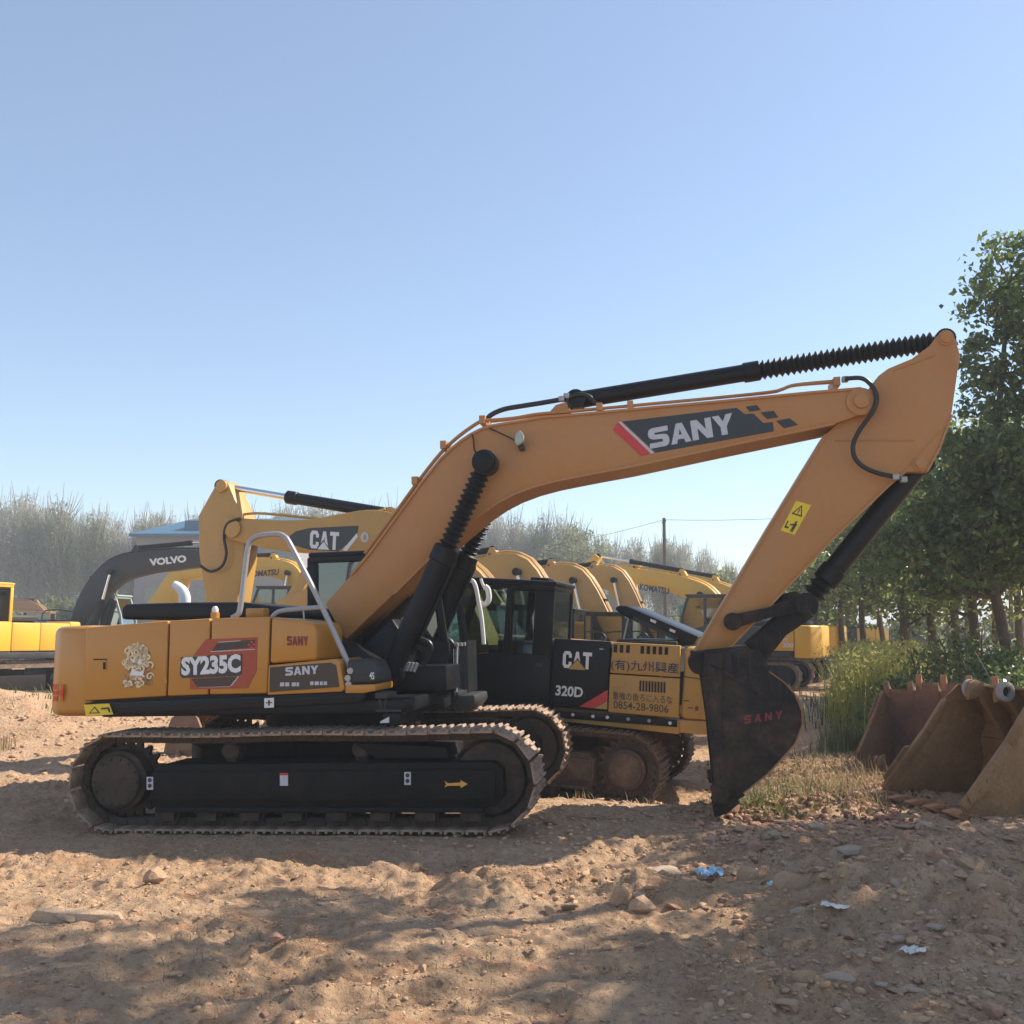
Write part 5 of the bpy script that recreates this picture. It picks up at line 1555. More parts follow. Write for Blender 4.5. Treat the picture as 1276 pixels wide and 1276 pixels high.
def back_rows():
    row = 'excavators parked in a row behind the buff yellow one'
    yellow = [(668, 17.8, 3.75, 'yellow excavator with pale pipes on its boom, directly behind the buff yellow one'),
              (726, 21.3, 4.1, 'second yellow excavator in the row behind the propped hood, boom bent high'),
              (784, 25.0, 4.1, 'third yellow excavator in the row, black cab half hidden by the propped hood'),
              (824, 29.5, 4.35, 'last yellow excavator of the row, its boom lowest beside the utility pole')]
    for px, Y, H, lab in yellow:
        bp, bd = arc_boom(H)
        F = Frame(standing(px, Y, -0.42), 161, 1.0, 0.9)
        far_excavator('excavator', lab, F.M, CATY, BLACKP, bp, bd, [(5.0, H - 0.15), (5.5, H - 1.1), (5.0, 0.95)], [0.2, 0.45, 0.25], (5.0, 0.95), 0.5, group=row, cab_m=BLACKP, boom_m=CATY)
    kg = 'bright yellow excavators at the far end of the yard'
    for px, Y, lab, let in ((918, 33.0, 'bright yellow excavator with dark lettering along its raised boom and a black numbered side door', True),
                            (952, 37.0, 'bright yellow excavator just behind the lettered one, its tail sticking out to the right', False)):
        F = Frame(standing(px, Y), 155, 0.5)
        r, bo = far_excavator('excavator', lab, F.M, KOMY, GREYB, [(0.25, 1.6), (0.65, 2.4), (1.15, 2.95), (2.2, 3.35), (3.5, 3.6), (4.9, 3.8)], [0.35, 0.62, 0.7, 0.6, 0.5, 0.34], [(4.75, 4.3), (5.15, 3.85), (5.0, 3.0), (4.3, 1.4)], [0.18, 0.45, 0.42, 0.25], (4.3, 1.4), 0.9, group=kg, cab_m=GREYB)
        if let:
            text(F, bo, 'KOMATSU', (797, 735), (834, 741), (797, 727), 0.25, BLUEV, 0.02, offset=0.03, shear=0.15)
            text(F, r, 'PC', (975.5, 799.5), (982, 799.7), (975.5, 795), 1.34, WHITE, 0.02, offset=0.02)
            text(F, r, '200', (975.5, 806.5), (989, 806.7), (975.5, 801), 1.34, WHITE, 0.02, offset=0.03)
    F = Frame(standing(383, 36.0, 0.35), 172, 0.5)
    r, bo = far_excavator('excavator', 'yellow excavator framed by the grey handrail, dark lettering on its level boom', F.M, KOMY, GREYB, [(0.25, 1.6), (0.3, 2.7), (0.62, 3.42), (1.6, 3.62), (3.3, 3.55), (4.6, 3.4)], [0.35, 0.6, 0.68, 0.62, 0.55, 0.45], [(4.1, 3.95), (4.7, 3.4), (5.3, 2.2), (5.2, 0.9)], [0.2, 0.7, 1.2, 0.3], (5.2, 0.9), 0.9, cab_m=GREYB, glass=GLASSD)
    text(F, bo, 'KOMATSU', (309.5, 719.5), (348, 716.5), (309.5, 712), 0.25, BLUEV, 0.02, offset=0.03, shear=0.15)
    F = Frame(standing(92, 33.0), -8, 0.5)
    r, bo = far_excavator('excavator', 'charcoal excavator with white lettering on its dark boom, rising behind the orange counterweight', F.M, GREYB, GREYB, [(0.25, 1.7), (0.75, 2.8), (1.5, 3.62), (2.5, 3.90), (3.5, 3.98), (5.4, 4.05)], [0.45, 0.72, 0.8, 0.72, 0.66, 0.4], [(5.2, 4.6), (5.7, 4.0), (5.5, 3.0), (4.9, 1.0)], [0.2, 0.45, 0.4, 0.25], (4.9, 1.0), 0.3, cab_m=PALEC, boom_m=GREYB, glass=GLASSW)
    text(F, bo, 'VOLVO', (187, 705.5), (233, 700.5), (186, 696.5), -0.25, WHITE, 0.02, offset=0.05)
    F = Frame(standing(-32, 26.5, 0.06), 245, 0.5)
    far_excavator('excavator', 'yellow excavator at the far left with its cab cut by the picture edge', F.M, KOMY, GREYB, [(0.25, 1.6), (0.8, 2.3), (1.8, 2.9), (3.0, 2.7), (5.0, 2.0)], [0.35, 0.6, 0.7, 0.55, 0.35], [(4.8, 2.5), (5.3, 1.9), (5.2, 0.9)], [0.2, 0.42, 0.25], (5.2, 0.9), 0.5, dress=False)
    F = Frame(standing(72, 62.0), 186, 0.0)
    far_excavator('excavator', 'small faded brown excavator far off behind the left yellow one', F.M, BROWNP, GREYB, [(0.25, 1.6), (0.6, 2.5), (1.2, 3.1), (2.2, 3.3), (4.6, 3.2)], [0.35, 0.6, 0.7, 0.6, 0.35], [(4.4, 3.6), (4.9, 3.1), (4.6, 1.2)], [0.2, 0.42, 0.25], (4.6, 1.2), 0.5)
    F = Frame(standing(846, 46.0), -25, 0.0)
    far_excavator('excavator', 'teal excavator glimpsed under the lettered yellow boom', F.M, TEAL, GREYB, [(0.25, 1.6), (0.5, 2.5), (1.0, 3.2), (1.8, 3.2), (3.8, 2.4)], [0.35, 0.6, 0.7, 0.6, 0.35], [(3.6, 2.8), (4.1, 2.3), (3.6, 0.9)], [0.2, 0.42, 0.25], (3.6, 0.9), 0.5, glass=GLASS)
    F = Frame(standing(1040, 58.0), 165, 0.0)
    far_excavator('excavator', 'small yellow excavator far off in front of the trees', F.M, KOMY, GREYB, [(0.25, 1.6), (0.6, 2.0), (1.2, 2.5), (2.2, 2.4), (4.6, 1.6)], [0.35, 0.6, 0.7, 0.6, 0.35], [(4.4, 2.0), (4.9, 1.5), (4.6, 0.9)], [0.2, 0.42, 0.25], (4.6, 0.9), 0.5)


back_rows()


# ------------------------------------------------------------------ loose buckets on the right
def loose_buckets():
    D = math.radians
    M = Matrix.Translation((5.02, 10.95, hz(5.0, 10.9) + 1.17)) @ Matrix.Rotation(D(15), 4, 'Z') @ Matrix.Rotation(D(47), 4, 'Y') @ Matrix.Scale(0.90, 4)
    bucket_thing('big ochre rusty bucket lying on its back with teeth towards the left', M, 1.42, RUSTD, RUSTD, RUSTD, WEAR, ring=BARKG, group='worn buckets dumped on the ground', edge_m=RUSTD)
    M = Matrix.Translation((4.70, 12.9, hz(4.8, 12.9) + 0.14)) @ Matrix.Rotation(D(-142), 4, 'Z') @ Matrix.Rotation(D(146), 4, 'Y') @ Matrix.Scale(0.72, 4)
    bucket_thing('rust brown bucket tipped upside down with its teeth pointing up, open side to the camera', M, 1.6, RUST, RUST, PURP, RUST, group='worn buckets dumped on the ground', teeth=4, edge_m=RUST)
    M = Matrix.Translation((5.62, 13.7, hz(5.6, 13.6) + 0.30)) @ Matrix.Rotation(D(-128), 4, 'Z') @ Matrix.Rotation(D(138), 4, 'Y') @ Matrix.Scale(0.74, 4)
    bucket_thing('worn bucket with a smooth purplish inside, wedged between the brown and the ochre ones', M, 1.5, RUST, RUSTD, PURP, WEAR, group='worn buckets dumped on the ground', teeth=4, edge_m=RUST)
    M = Matrix.Translation((6.55, 12.1, hz(6.5, 12.1) + 0.85)) @ Matrix.Rotation(D(-40), 4, 'Z') @ Matrix.Rotation(D(80), 4, 'Y') @ Matrix.Scale(0.85, 4)
    bucket_thing('reddish bucket at the right edge, behind the big ochre one', M, 1.2, paint('red_oxide', (0.22, 0.05, 0.04), 0.6, 0.0, (0.3, 0.17, 0.1), 0.3, 4), RUST, PURP, RUST, ring=BARKG, group='worn buckets dumped on the ground')


loose_buckets()


# ------------------------------------------------------------------ trees, shrubs, grass
def leaf_mesh(name, C0, size, mat, seed, long=1.7, up=0.0):
    """one bent diamond per leaf at the given centres"""
    g = np.random.default_rng(seed)
    n = len(C0)
    d = g.normal(size=(n, 3)); d[:, 2] += up; d /= np.linalg.norm(d, axis=1)[:, None]
    e = g.normal(size=(n, 3)); e -= (e * d).sum(1)[:, None] * d; e /= np.linalg.norm(e, axis=1)[:, None]
    nn = np.cross(d, e)
    s = size * g.uniform(0.65, 1.35, n)[:, None]
    a = C0 - d * s * long / 2; b = C0 + d * s * long / 2
    l = C0 + e * s * 0.5 + nn * s * 0.18; r = C0 - e * s * 0.5 + nn * s * 0.18
    v = np.empty((n * 4, 3)); v[0::4] = a; v[1::4] = l; v[2::4] = b; v[3::4] = r
    f = np.arange(n * 4).reshape(n, 4)
    me = np_mesh(name, v, f)
    me.materials.append(mat)
    return me


def crown_points(clumps, n, seed, per=26, spread=0.2, hollow=0.55):
    """leaf centres gathered in sprays near the surface of each clump"""
    g = np.random.default_rng(seed)
    vol = np.array([c[3] * c[3] * c[4] for c in clumps]) ** 0.75
    cnt = np.maximum(1, (vol / vol.sum() * n / per)).astype(int)
    P = []
    tips = []
    for (x, y, z, rx, rz), k in zip(clumps, cnt):
        u = g.normal(size=(k, 3)); u /= np.linalg.norm(u, axis=1)[:, None]
        rad = g.uniform(hollow, 1.0, k) ** 0.7
        c = np.column_stack([x + u[:, 0] * rx * rad, y + u[:, 1] * rx * rad, z + u[:, 2] * rz * rad])
        tips.append(c)
        q = np.repeat(c, per, 0)
        out = np.repeat(u, per, 0)
        off = g.normal(size=(len(q), 3)) * spread * np.array([1, 1, 0.6])
        P.append(q + off + out * np.abs(off[:, :1]) * 0.5)
    return np.vstack(P), tips


def tree(name, label, base, trunk_pts, radii, clumps, nleaf, size, lm, bark, seed, group=None, per=26, spread=0.2, limbs=3):
    g = random.Random(seed)
    r = thing(name, label, 'tree', Matrix.Translation(base), group)
    mb = MB()
    tp = smooth_pts(trunk_pts, 4)
    rr = np.interp(np.linspace(0, len(trunk_pts) - 1, len(tp)), range(len(radii)), radii)
    mb.tube(tp, 0.1, 10, radii=list(rr))
    P, tips = crown_points(clumps, nleaf, seed, per, spread)
    for c, t in zip(clumps, tips):
        z0 = max(0.4, min(c[2] - 0.6 * c[3] - 0.2, tp[-1].z))
        k = min(range(len(tp)), key=lambda i: abs(tp[i].z - z0))
        a = tp[k]; b = Vector(c[:3])
        m = (a + b) / 2 + Vector((g.uniform(-.2, .2), g.uniform(-.2, .2), g.uniform(-0.25, 0.05)))
        q = smooth_pts([a, m, b], 4)
        r0 = float(rr[k]) * 0.5
        mb.tube(q, 0.03, 6, radii=list(np.linspace(r0, 0.018, len(q))))
        for i in range(min(limbs, len(t))):
            e = Vector(t[g.randrange(len(t))])
            m2 = (b + e) / 2 + Vector((g.uniform(-.1, .1), g.uniform(-.1, .1), g.uniform(-.1, .1)))
            mb.tube([q[-3], m2, e], 0.015, 5, radii=[0.02, 0.013, 0.006])
    mb.build('trunk', bark, r, recalc=False)
    link('crown', leaf_mesh('crown', P, size, lm, seed), r)
    return r


def rand_clumps(seed, z0, z1, w, n, rr=(0.5, 0.9)):
    g = random.Random(seed); out = []
    for i in range(n):
        z = z0 + (z1 - z0) * (i + 0.5) / n
        t = (z - z0) / (z1 - z0)
        wid = w * (0.55 + 0.9 * math.sin(PI * min(1, t * 0.9 + 0.12))) * 0.6
        a = g.uniform(0, 2 * PI)
        q = g.uniform(*rr)
        out.append((wid * math.cos(a) * g.uniform(.3, 1), wid * math.sin(a) * g.uniform(.3, 1), z, q, q * g.uniform(0.6, 0.85)))
    return out


def grove():
    grp = 'leafy trees along the right side of the yard'
    g = random.Random(3)
    # the tall one at the picture edge
    x, y = 8.35, 17.2
    cl = [(.35, 0, 8.55, .6, .7), (.9, .2, 7.9, .7, .7), (-.05, -.2, 7.8, .5, .5), (.1, .1, 6.95, .6, .5), (.7, -.3, 6.7, .7, .6), (1.2, .1, 7.0, .8, .7), (-.2, 0, 6.2, .5, .4), (.7, .2, 5.7, .8, .5),
          (-.75, -.2, 5.1, .6, .45), (-.1, -.4, 4.9, .8, .5), (-1.2, .1, 4.3, .65, .45), (-.6, -.3, 3.9, .85, .6), (.5, -.2, 4.4, .9, .7), (-1.8, -.1, 3.3, .7, .5), (-.9, .2, 3.1, .8, .5), (.3, .1, 3.3, .8, .55), (1.2, 0, 5.0, 1.0, .9), (1.0, .1, 3.8, .9, .6)]
    cl = [(a, b, c * .94, d, e) for a, b, c, d, e in cl]
    tree('leafy_tree', 'tallest dark green tree at the right picture edge, bare slim trunk leaning left', (x, y, hz(x, y)), [(-.0, 0, -.1), (-.05, 0, 1.0), (-.2, .0, 2.1), (-.35, 0, 3.2), (-.1, 0, 5.0), (.2, 0, 7.2)], [.11, .095, .09, .08, .06, .03], cl, 26000, 0.072, LEAF, BARK, 11, grp, spread=.12)
    spec = [(1213, 19.5, 5.6, 1.5, 10000, LEAF2), (1188, 23.0, 5.9, 1.7, 9000, LEAF), (1168, 26.0, 5.4, 1.5, 9000, LEAF), (1120, 26.0, 5.9, 1.7, 8000, LEAF2), (1160, 29.0, 7.6, 2.0, 8000, LEAF),
            (1075, 29.0, 5.0, 1.7, 7000, LEAF), (1048, 35.0, 5.2, 1.7, 6000, LEAF2), (1100, 36.0, 6.3, 2.0, 6000, LEAF), (1235, 27.0, 7.6, 2.0, 8000, LEAF2), (1265, 24.0, 6.0, 1.8, 7000, LEAF), (1285, 33.0, 7.5, 2.2, 6000, LEAF), (1015, 44.0, 4.8, 1.7, 4500, LEAF),
            (1060, 46.0, 6.0, 2.2, 4500, LEAF2), (1130, 46.0, 7.8, 2.4, 4500, LEAF), (1200, 40.0, 8.0, 2.4, 5000, LEAF), (1255, 45.0, 8.5, 2.6, 4500, LEAF2), (985, 58.0, 4.4, 1.8, 3500, LEAF), (1090, 60.0, 7.0, 2.6, 3500, LEAF), (1180, 58.0, 8.0, 2.8, 3500, LEAF2), (1310, 50.0, 9.0, 2.8, 3000, LEAF)]
    looks = ['olive leafed tree with a straight dark trunk beside the tall one', 'dark green tree with low branches behind the shrubs', 'broad dark green tree whose crown touches the black bucket ram', 'olive tree with a thin trunk behind the weeds', 'tall dark tree showing above its neighbours behind the raised stick',
             'dark green tree standing behind the yellow green weeds', 'small olive tree beyond the weeds', 'dark tree deep in the grove behind the weeds', 'olive crowned tree right of the leaning trunk', 'dark low tree at the right edge behind the shrubs', 'dark tree cut by the right picture edge', 'small dark tree behind the yellow excavator tails']
    for i, (px, Y, H, wd, n, lm) in enumerate(spec):
        X = (px - 638) * Y / 1276
        cl = rand_clumps(100 + i, H * g.uniform(.36, .56), H * 0.97, wd, 11, (wd * .24, wd * .5))
        lab = looks[i] if i < len(looks) else 'dark tree far back in the grove'
        lean = g.uniform(-.25, .15)
        sz = 0.078 * max(1, Y / 24)
        tree('leafy_tree', lab, (X, Y, hz(X, Y)), [(0, 0, -.1), (lean * .4, 0, H * .2), (lean, .05, H * .42), (lean * .7, 0, H * .65), (0, 0, H * .9)], [.11, .10, .085, .06, .03], cl, int(n * .5), sz, lm, BARK, 200 + i, grp if i < len(looks) else 'trees far back in the grove', per=22, spread=.15 + .003 * Y)
    # the row goes on to the right of the frame: these throw the dappled shade on the yard
    for i, (X, Y, H, wd, n, lo) in enumerate(((9.0, 10.9, 7.4, 1.7, 7500, .42), (7.9, 8.0, 7.4, 1.2, 2600, .5), (10.2, 8.3, 9.6, 1.7, 4200, .5), (6.9, 9.2, 9.8, 1.15, 1500, .76))):
        cl = rand_clumps(300 + i, H * lo, H * 0.97, wd, 14, (wd * .33, wd * .5))
        tree('leafy_tree', 'leafy tree of the row at the yard edge', (X, Y, hz(X, Y)), [(0, 0, -.1), (.1, 0, H * .25), (0, .05, H * .5), (.1, 0, H * .9)], [.16, .13, .1, .03], cl, n, 0.11, LEAF, BARK, 320 + i, 'trees at the edge outside the picture', spread=.25)


def shrubs():
    g = random.Random(9)
    lab = ['dark leafed shrub behind the ring shaped pin bosses', 'tangled shrub at the foot of the straight trunk', 'thin leaved shrub at the right edge over the buckets', 'grey green shrub beside the yellow weeds', 'low shrub behind the upturned bucket', 'brownish shrub in front of the leaning trunk', 'shrub with bare pale twigs near the right edge']
    for i, (px, Y, h_, wd, lm) in enumerate(((1195, 15.4, 1.0, 0.7, LEAF), (1150, 16.8, 1.25, .8, LEAF2), (1262, 15.6, 1.2, 0.8, LEAF), (1128, 17.2, 1.0, 0.7, LEAF2), (1170, 15.4, 0.75, 0.5, LEAF), (1215, 17.4, 1.5, .9, LEAF2), (1245, 16.4, 1.3, .7, LEAF))):
        X = (px - 638) * Y / 1276
        r = thing('shrub', lab[i], 'shrub', Matrix.Translation((X, Y, hz(X, Y))), 'shrubs behind the dumped buckets')
        cl = [(g.uniform(-wd, wd) * .8, g.uniform(-wd, wd) * .6, h_ * g.uniform(.25, .95), wd * .42, h_ * .24) for k in range(9)]
        P, tips = crown_points(cl, 2600, 400 + i, 14, .12)
        mb = MB()
        for k in range(26):
            e = Vector(cl[k % 9][:3]) + Vector((g.uniform(-.5, .5), g.uniform(-.4, .4), g.uniform(-.1, .55)))
            b0 = Vector((g.uniform(-.2, .2), g.uniform(-.2, .2), -.05))
            mb.tube(smooth_pts([b0, (b0 + e) / 2 + Vector((g.uniform(-.15, .15), g.uniform(-.1, .1), .05)), e], 3), .01, 5, radii=[.014] * 3 + [.01] * 3 + [.004])
        mb.build('stem', BARKG if i in (2, 6) else BARK, r, recalc=False)
        link('foliage', leaf_mesh('foliage', P, .05, lm, 420 + i), r)


def blades(name, pts, hts, wid, lean, mat, seed, kind='stuff', curve=0.5):
    g = np.random.default_rng(seed)
    n = len(pts); P = np.asarray(pts, float); h = np.asarray(hts, float)[:, None]
    a = g.uniform(0, 2 * PI, n)
    d = np.column_stack([np.cos(a), np.sin(a), np.zeros(n)])
    s = np.column_stack([-np.sin(a + g.uniform(-1, 1, n)), np.cos(a), np.zeros(n)]); s /= np.linalg.norm(s, axis=1)[:, None]
    ln = (g.uniform(0.1, 1.0, n) * lean)[:, None]
    w_ = (wid * g.uniform(.6, 1.3, n))[:, None]
    up = np.array([0, 0, 1.0])
    m = P + up * h * .55 + d * h * ln * .35
    t = P + up * h * (1 - .3 * ln) + d * h * ln * (.35 + curve)
    v = np.empty((n * 5, 3)); v[0::5] = P - s * w_ / 2; v[1::5] = P + s * w_ / 2; v[2::5] = m + s * w_ * .4; v[3::5] = m - s * w_ * .4; v[4::5] = t
    i = np.arange(n) * 5
    f = np.vstack([np.column_stack([i, i + 1, i + 2]), np.column_stack([i, i + 2, i + 3]), np.column_stack([i + 3, i + 2, i + 4])])
    me = np_mesh(name, v, f); me.materials.append(mat)
    o = link(name, me)
    return tag(o, kind=kind)


def on_ground(X, Y, dz=0.0):
    return np.column_stack([X, Y, height(X, Y) + dz])


def patch(px0, px1, Y0, Y1, n, g, clump=0, crad=.25):
    if clump:
        cx = g.uniform(0, 1, clump); cy = g.uniform(Y0, Y1, clump)
        CX = (px0 + (px1 - px0) * cx - 638) * cy / 1276
        k = g.integers(0, clump, n)
        X = CX[k] + g.normal(size=n) * crad; Y = cy[k] + g.normal(size=n) * crad
    else:
        Y = g.uniform(Y0, Y1, n); X = (px0 + (px1 - px0) * g.uniform(0, 1, n) - 638) * Y / 1276
    return X, Y


def grasses():
    g = np.random.default_rng(5)
    X, Y = patch(1052, 1132, 19.5, 27, 6500, g, 110, .22)
    hts = g.uniform(.5, 1.75, len(X))
    blades('tall_weeds', on_ground(X, Y), hts, .016, .55, WEED, 1)
    k = g.random(len(X)) < .5
    top = on_ground(X[k], Y[k]) + np.column_stack([g.normal(size=k.sum()) * .12, g.normal(size=k.sum()) * .12, hts[k] * .85])
    top = np.repeat(top, 3, 0) + g.normal(size=(k.sum() * 3, 3)) * .06
    tag(link('weed_plumes', leaf_mesh('weed_plumes', top, .035, PLUME, 71, long=2.4, up=.8)), kind='stuff')
    X, Y = patch(1115, 1290, 15.6, 19.5, 4200, g, 70, .22)
    blades('roadside_weeds', on_ground(X, Y), g.uniform(.4, 1.1, len(X)), .02, .7, WEED, 12)
    X, Y = patch(1035, 1120, 17.5, 25.0, 2400, g, 40, .3)
    blades('low_weeds', on_ground(X, Y), g.uniform(.2, .6, len(X)), .02, .8, GREENG, 11)
    X, Y = patch(985, 1085, 9.9, 13.2, 600, g, 30, .13)
    blades('dry_grass', on_ground(X, Y), g.uniform(.06, .36, len(X)), .006, 1.3, DRY, 2)
    X, Y = patch(915, 1045, 10.0, 12.2, 750, g, 26, .09)
    blades('green_grass', on_ground(X, Y), g.uniform(.05, .22, len(X)), .007, 1.3, GREENG, 3)
    X, Y = patch(900, 1110, 11.0, 19.0, 4200, g, 200, .3)
    blades('trampled_straw', on_ground(X, Y), g.uniform(.04, .16, len(X)), .010, 2.4, DRY, 4)
    X, Y = patch(900, 1110, 9.9, 16.0, 4000, g, 120, .25)
    tag(link('leaf_litter', leaf_mesh('leaf_litter', on_ground(X, Y, .015), .035, LITTER, 72, long=1.4)), kind='stuff')
    X, Y = patch(-60, 26, 15.0, 19.0, 420, g, 12, .12)
    blades('dry_mound_grass', on_ground(X, Y), g.uniform(.08, .36, len(X)), .012, .9, DRY, 6)
    X, Y = patch(-300, 1250, 22.0, 60.0, 9000, g, 500, .5)
    blades('yard_grass', on_ground(X, Y), g.uniform(.1, .35, len(X)), .03, .9, GREENG, 7)
    X, Y = patch(690, 900, 10.4, 12.6, 260, g, 14, .10)
    blades('sparse_straw', on_ground(X, Y), g.uniform(.04, .16, len(X)), .007, 1.8, DRY, 8)
    X, Y = patch(0, 1276, 5.0, 9.0, 1500, g, 150, .10)
    blades('straw_litter', on_ground(X, Y), g.uniform(.03, .09, len(X)), .004, 2.2, DRY, 9)


def treeline():
    g = np.random.default_rng(12); gr = random.Random(12)
    protos = []
    for v in range(5):
        H = 10.0
        n = 4600
        z = 1.6 + (H - 1.6) * g.beta(1.5, 1.25, n)
        t = (z - 1.6) / (H - 1.6)
        rad = (0.35 + 1.55 * np.sin(PI * np.clip(t * .86 + .10, 0, 1))) * (0.85 + 0.3 * g.random())
        a = g.uniform(0, 2 * PI, n); q = np.sqrt(g.uniform(0, 1, n)) * rad
        P = np.column_stack([q * np.cos(a), q * np.sin(a), z])
        # sprays: gather a little
        k = g.integers(0, 60, n); ctr = P[k]
        P = P * .55 + ctr * .45
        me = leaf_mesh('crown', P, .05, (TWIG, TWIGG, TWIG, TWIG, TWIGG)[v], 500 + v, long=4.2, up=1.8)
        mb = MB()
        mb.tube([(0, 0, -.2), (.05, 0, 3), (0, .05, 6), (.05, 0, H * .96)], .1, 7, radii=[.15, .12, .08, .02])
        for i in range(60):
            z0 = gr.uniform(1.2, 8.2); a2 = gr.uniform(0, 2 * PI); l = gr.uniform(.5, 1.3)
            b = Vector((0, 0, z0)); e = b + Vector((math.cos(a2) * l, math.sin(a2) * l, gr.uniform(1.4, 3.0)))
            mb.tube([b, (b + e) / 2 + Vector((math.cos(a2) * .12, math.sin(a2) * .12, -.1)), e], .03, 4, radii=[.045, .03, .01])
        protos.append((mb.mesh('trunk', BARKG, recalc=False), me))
    k = 0

    def put(X, Y, h_, v, lab, group, wd=1.0):
        M = Matrix.Translation((X, Y, hz(X, Y))) @ Matrix.Rotation(gr.uniform(0, 6.28), 4, 'Z') @ Matrix.Diagonal((h_ / 10 * wd, h_ / 10 * wd, h_ / 10, 1))
        r = thing('poplar_tree', lab, 'tree', M, group)
        link('trunk', protos[v][0], r); link('crown', protos[v][1], r)
    top = [(-60, 612), (0, 617), (45, 611), (100, 627), (150, 640), (190, 628), (215, 640), (300, 630), (380, 622), (430, 620), (560, 640), (610, 640), (650, 637), (720, 640), (760, 668), (830, 668), (880, 675), (915, 705), (960, 712)]
    tx = [a for a, b in top]; ty = [b for a, b in top]
    for Y, step in ((92, 21), (100, 22), (110, 24)):
        px = -70 + (Y - 92) * 1.5
        while px < 930:
            p = px + gr.uniform(-6, 6)
            h_ = 1.8 + (785 - np.interp(p, tx, ty)) * Y / 1276 * gr.uniform(0.86, 1.03)
            left = p < 260
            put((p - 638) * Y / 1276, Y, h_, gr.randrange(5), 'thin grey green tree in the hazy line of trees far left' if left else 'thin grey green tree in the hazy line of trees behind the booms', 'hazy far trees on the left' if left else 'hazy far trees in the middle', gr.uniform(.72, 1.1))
            px += step * gr.uniform(.8, 1.2)
    Y = 84.0; X = (715 - 638) * Y / 1276
    P, t = crown_points([(0, 0, 8.6, 1.5, 1.6), (-1.5, 0, 7.4, 1.3, 1.3), (1.5, .2, 7.6, 1.3, 1.3), (-2.2, 0, 5.8, 1.3, 1.2), (2.1, 0, 5.9, 1.3, 1.2), (0, 0, 6.2, 1.7, 1.4), (-1.0, 0, 4.2, 1.5, 1.1), (1.2, 0, 4.2, 1.5, 1.1)], 5200, 640, 16, .28)
    r = thing('round_tree', 'fuller greener round tree standing out of the hazy tree line', 'tree', Matrix.Translation((X, Y, hz(X, Y))))
    mb = MB(); mb.tube([(0, 0, -.2), (.1, 0, 3), (0, 0, 7)], .15, 7, radii=[.22, .16, .06])
    for i in range(12):
        a2 = gr.uniform(0, 6.28); z0 = gr.uniform(2.5, 6); mb.tube([(0, 0, z0), (math.cos(a2) * 1.6, math.sin(a2) * 1.2, z0 + 1.8)], .04, 5, radii=[.06, .02])
    mb.build('trunk', BARKG, r, recalc=False)
    link('crown', leaf_mesh('crown', P, .15, TWIGG, 641, long=2.2), r)
    # low dark bushes under the line
    bm = []
    for v in range(2):
        cl = [(gr.uniform(-1.8, 1.8), gr.uniform(-1, 1), gr.uniform(.6, 2.6), 1.0, .8) for i in range(9)]
        P, t = crown_points(cl, 2200, 600 + v, 20, .3)
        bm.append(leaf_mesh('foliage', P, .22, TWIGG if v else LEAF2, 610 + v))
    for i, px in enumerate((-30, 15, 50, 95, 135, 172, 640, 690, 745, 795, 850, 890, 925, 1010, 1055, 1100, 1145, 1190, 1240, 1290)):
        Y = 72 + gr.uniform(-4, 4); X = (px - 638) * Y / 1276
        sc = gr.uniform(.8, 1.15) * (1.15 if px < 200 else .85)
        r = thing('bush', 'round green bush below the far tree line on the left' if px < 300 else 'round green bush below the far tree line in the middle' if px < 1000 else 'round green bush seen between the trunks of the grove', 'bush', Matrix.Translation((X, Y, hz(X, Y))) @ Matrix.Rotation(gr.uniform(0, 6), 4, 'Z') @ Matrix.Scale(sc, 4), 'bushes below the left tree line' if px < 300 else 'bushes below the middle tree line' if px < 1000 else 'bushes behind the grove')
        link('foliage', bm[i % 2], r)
    Y = 80; X = (885 - 638) * Y / 1276
    P, t = crown_points([(0, 0, 5, 1.6, 1.2), (1.2, 0, 4.4, 1.3, 1), (-1.3, 0, 4.2, 1.3, 1), (.5, 0, 3, 1.8, 1), (2.2, 0, 3.2, 1.2, 1), (-.8, .3, 2.6, 1.5, 1), (3.0, 0, 2.2, 1, .8)], 3600, 630, 20, .3)
    r = thing('round_tree', 'low round green tree at the right end of the hazy tree line', 'tree', Matrix.Translation((X, Y, hz(X, Y))))
    mb = MB(); mb.tube([(0, 0, -.2), (0, 0, 2), (.1, 0, 4)], .15, 7, radii=[.2, .15, .06]); mb.build('trunk', BARKG, r)
    link('crown', leaf_mesh('crown', P, .24, LEAF2, 631), r)


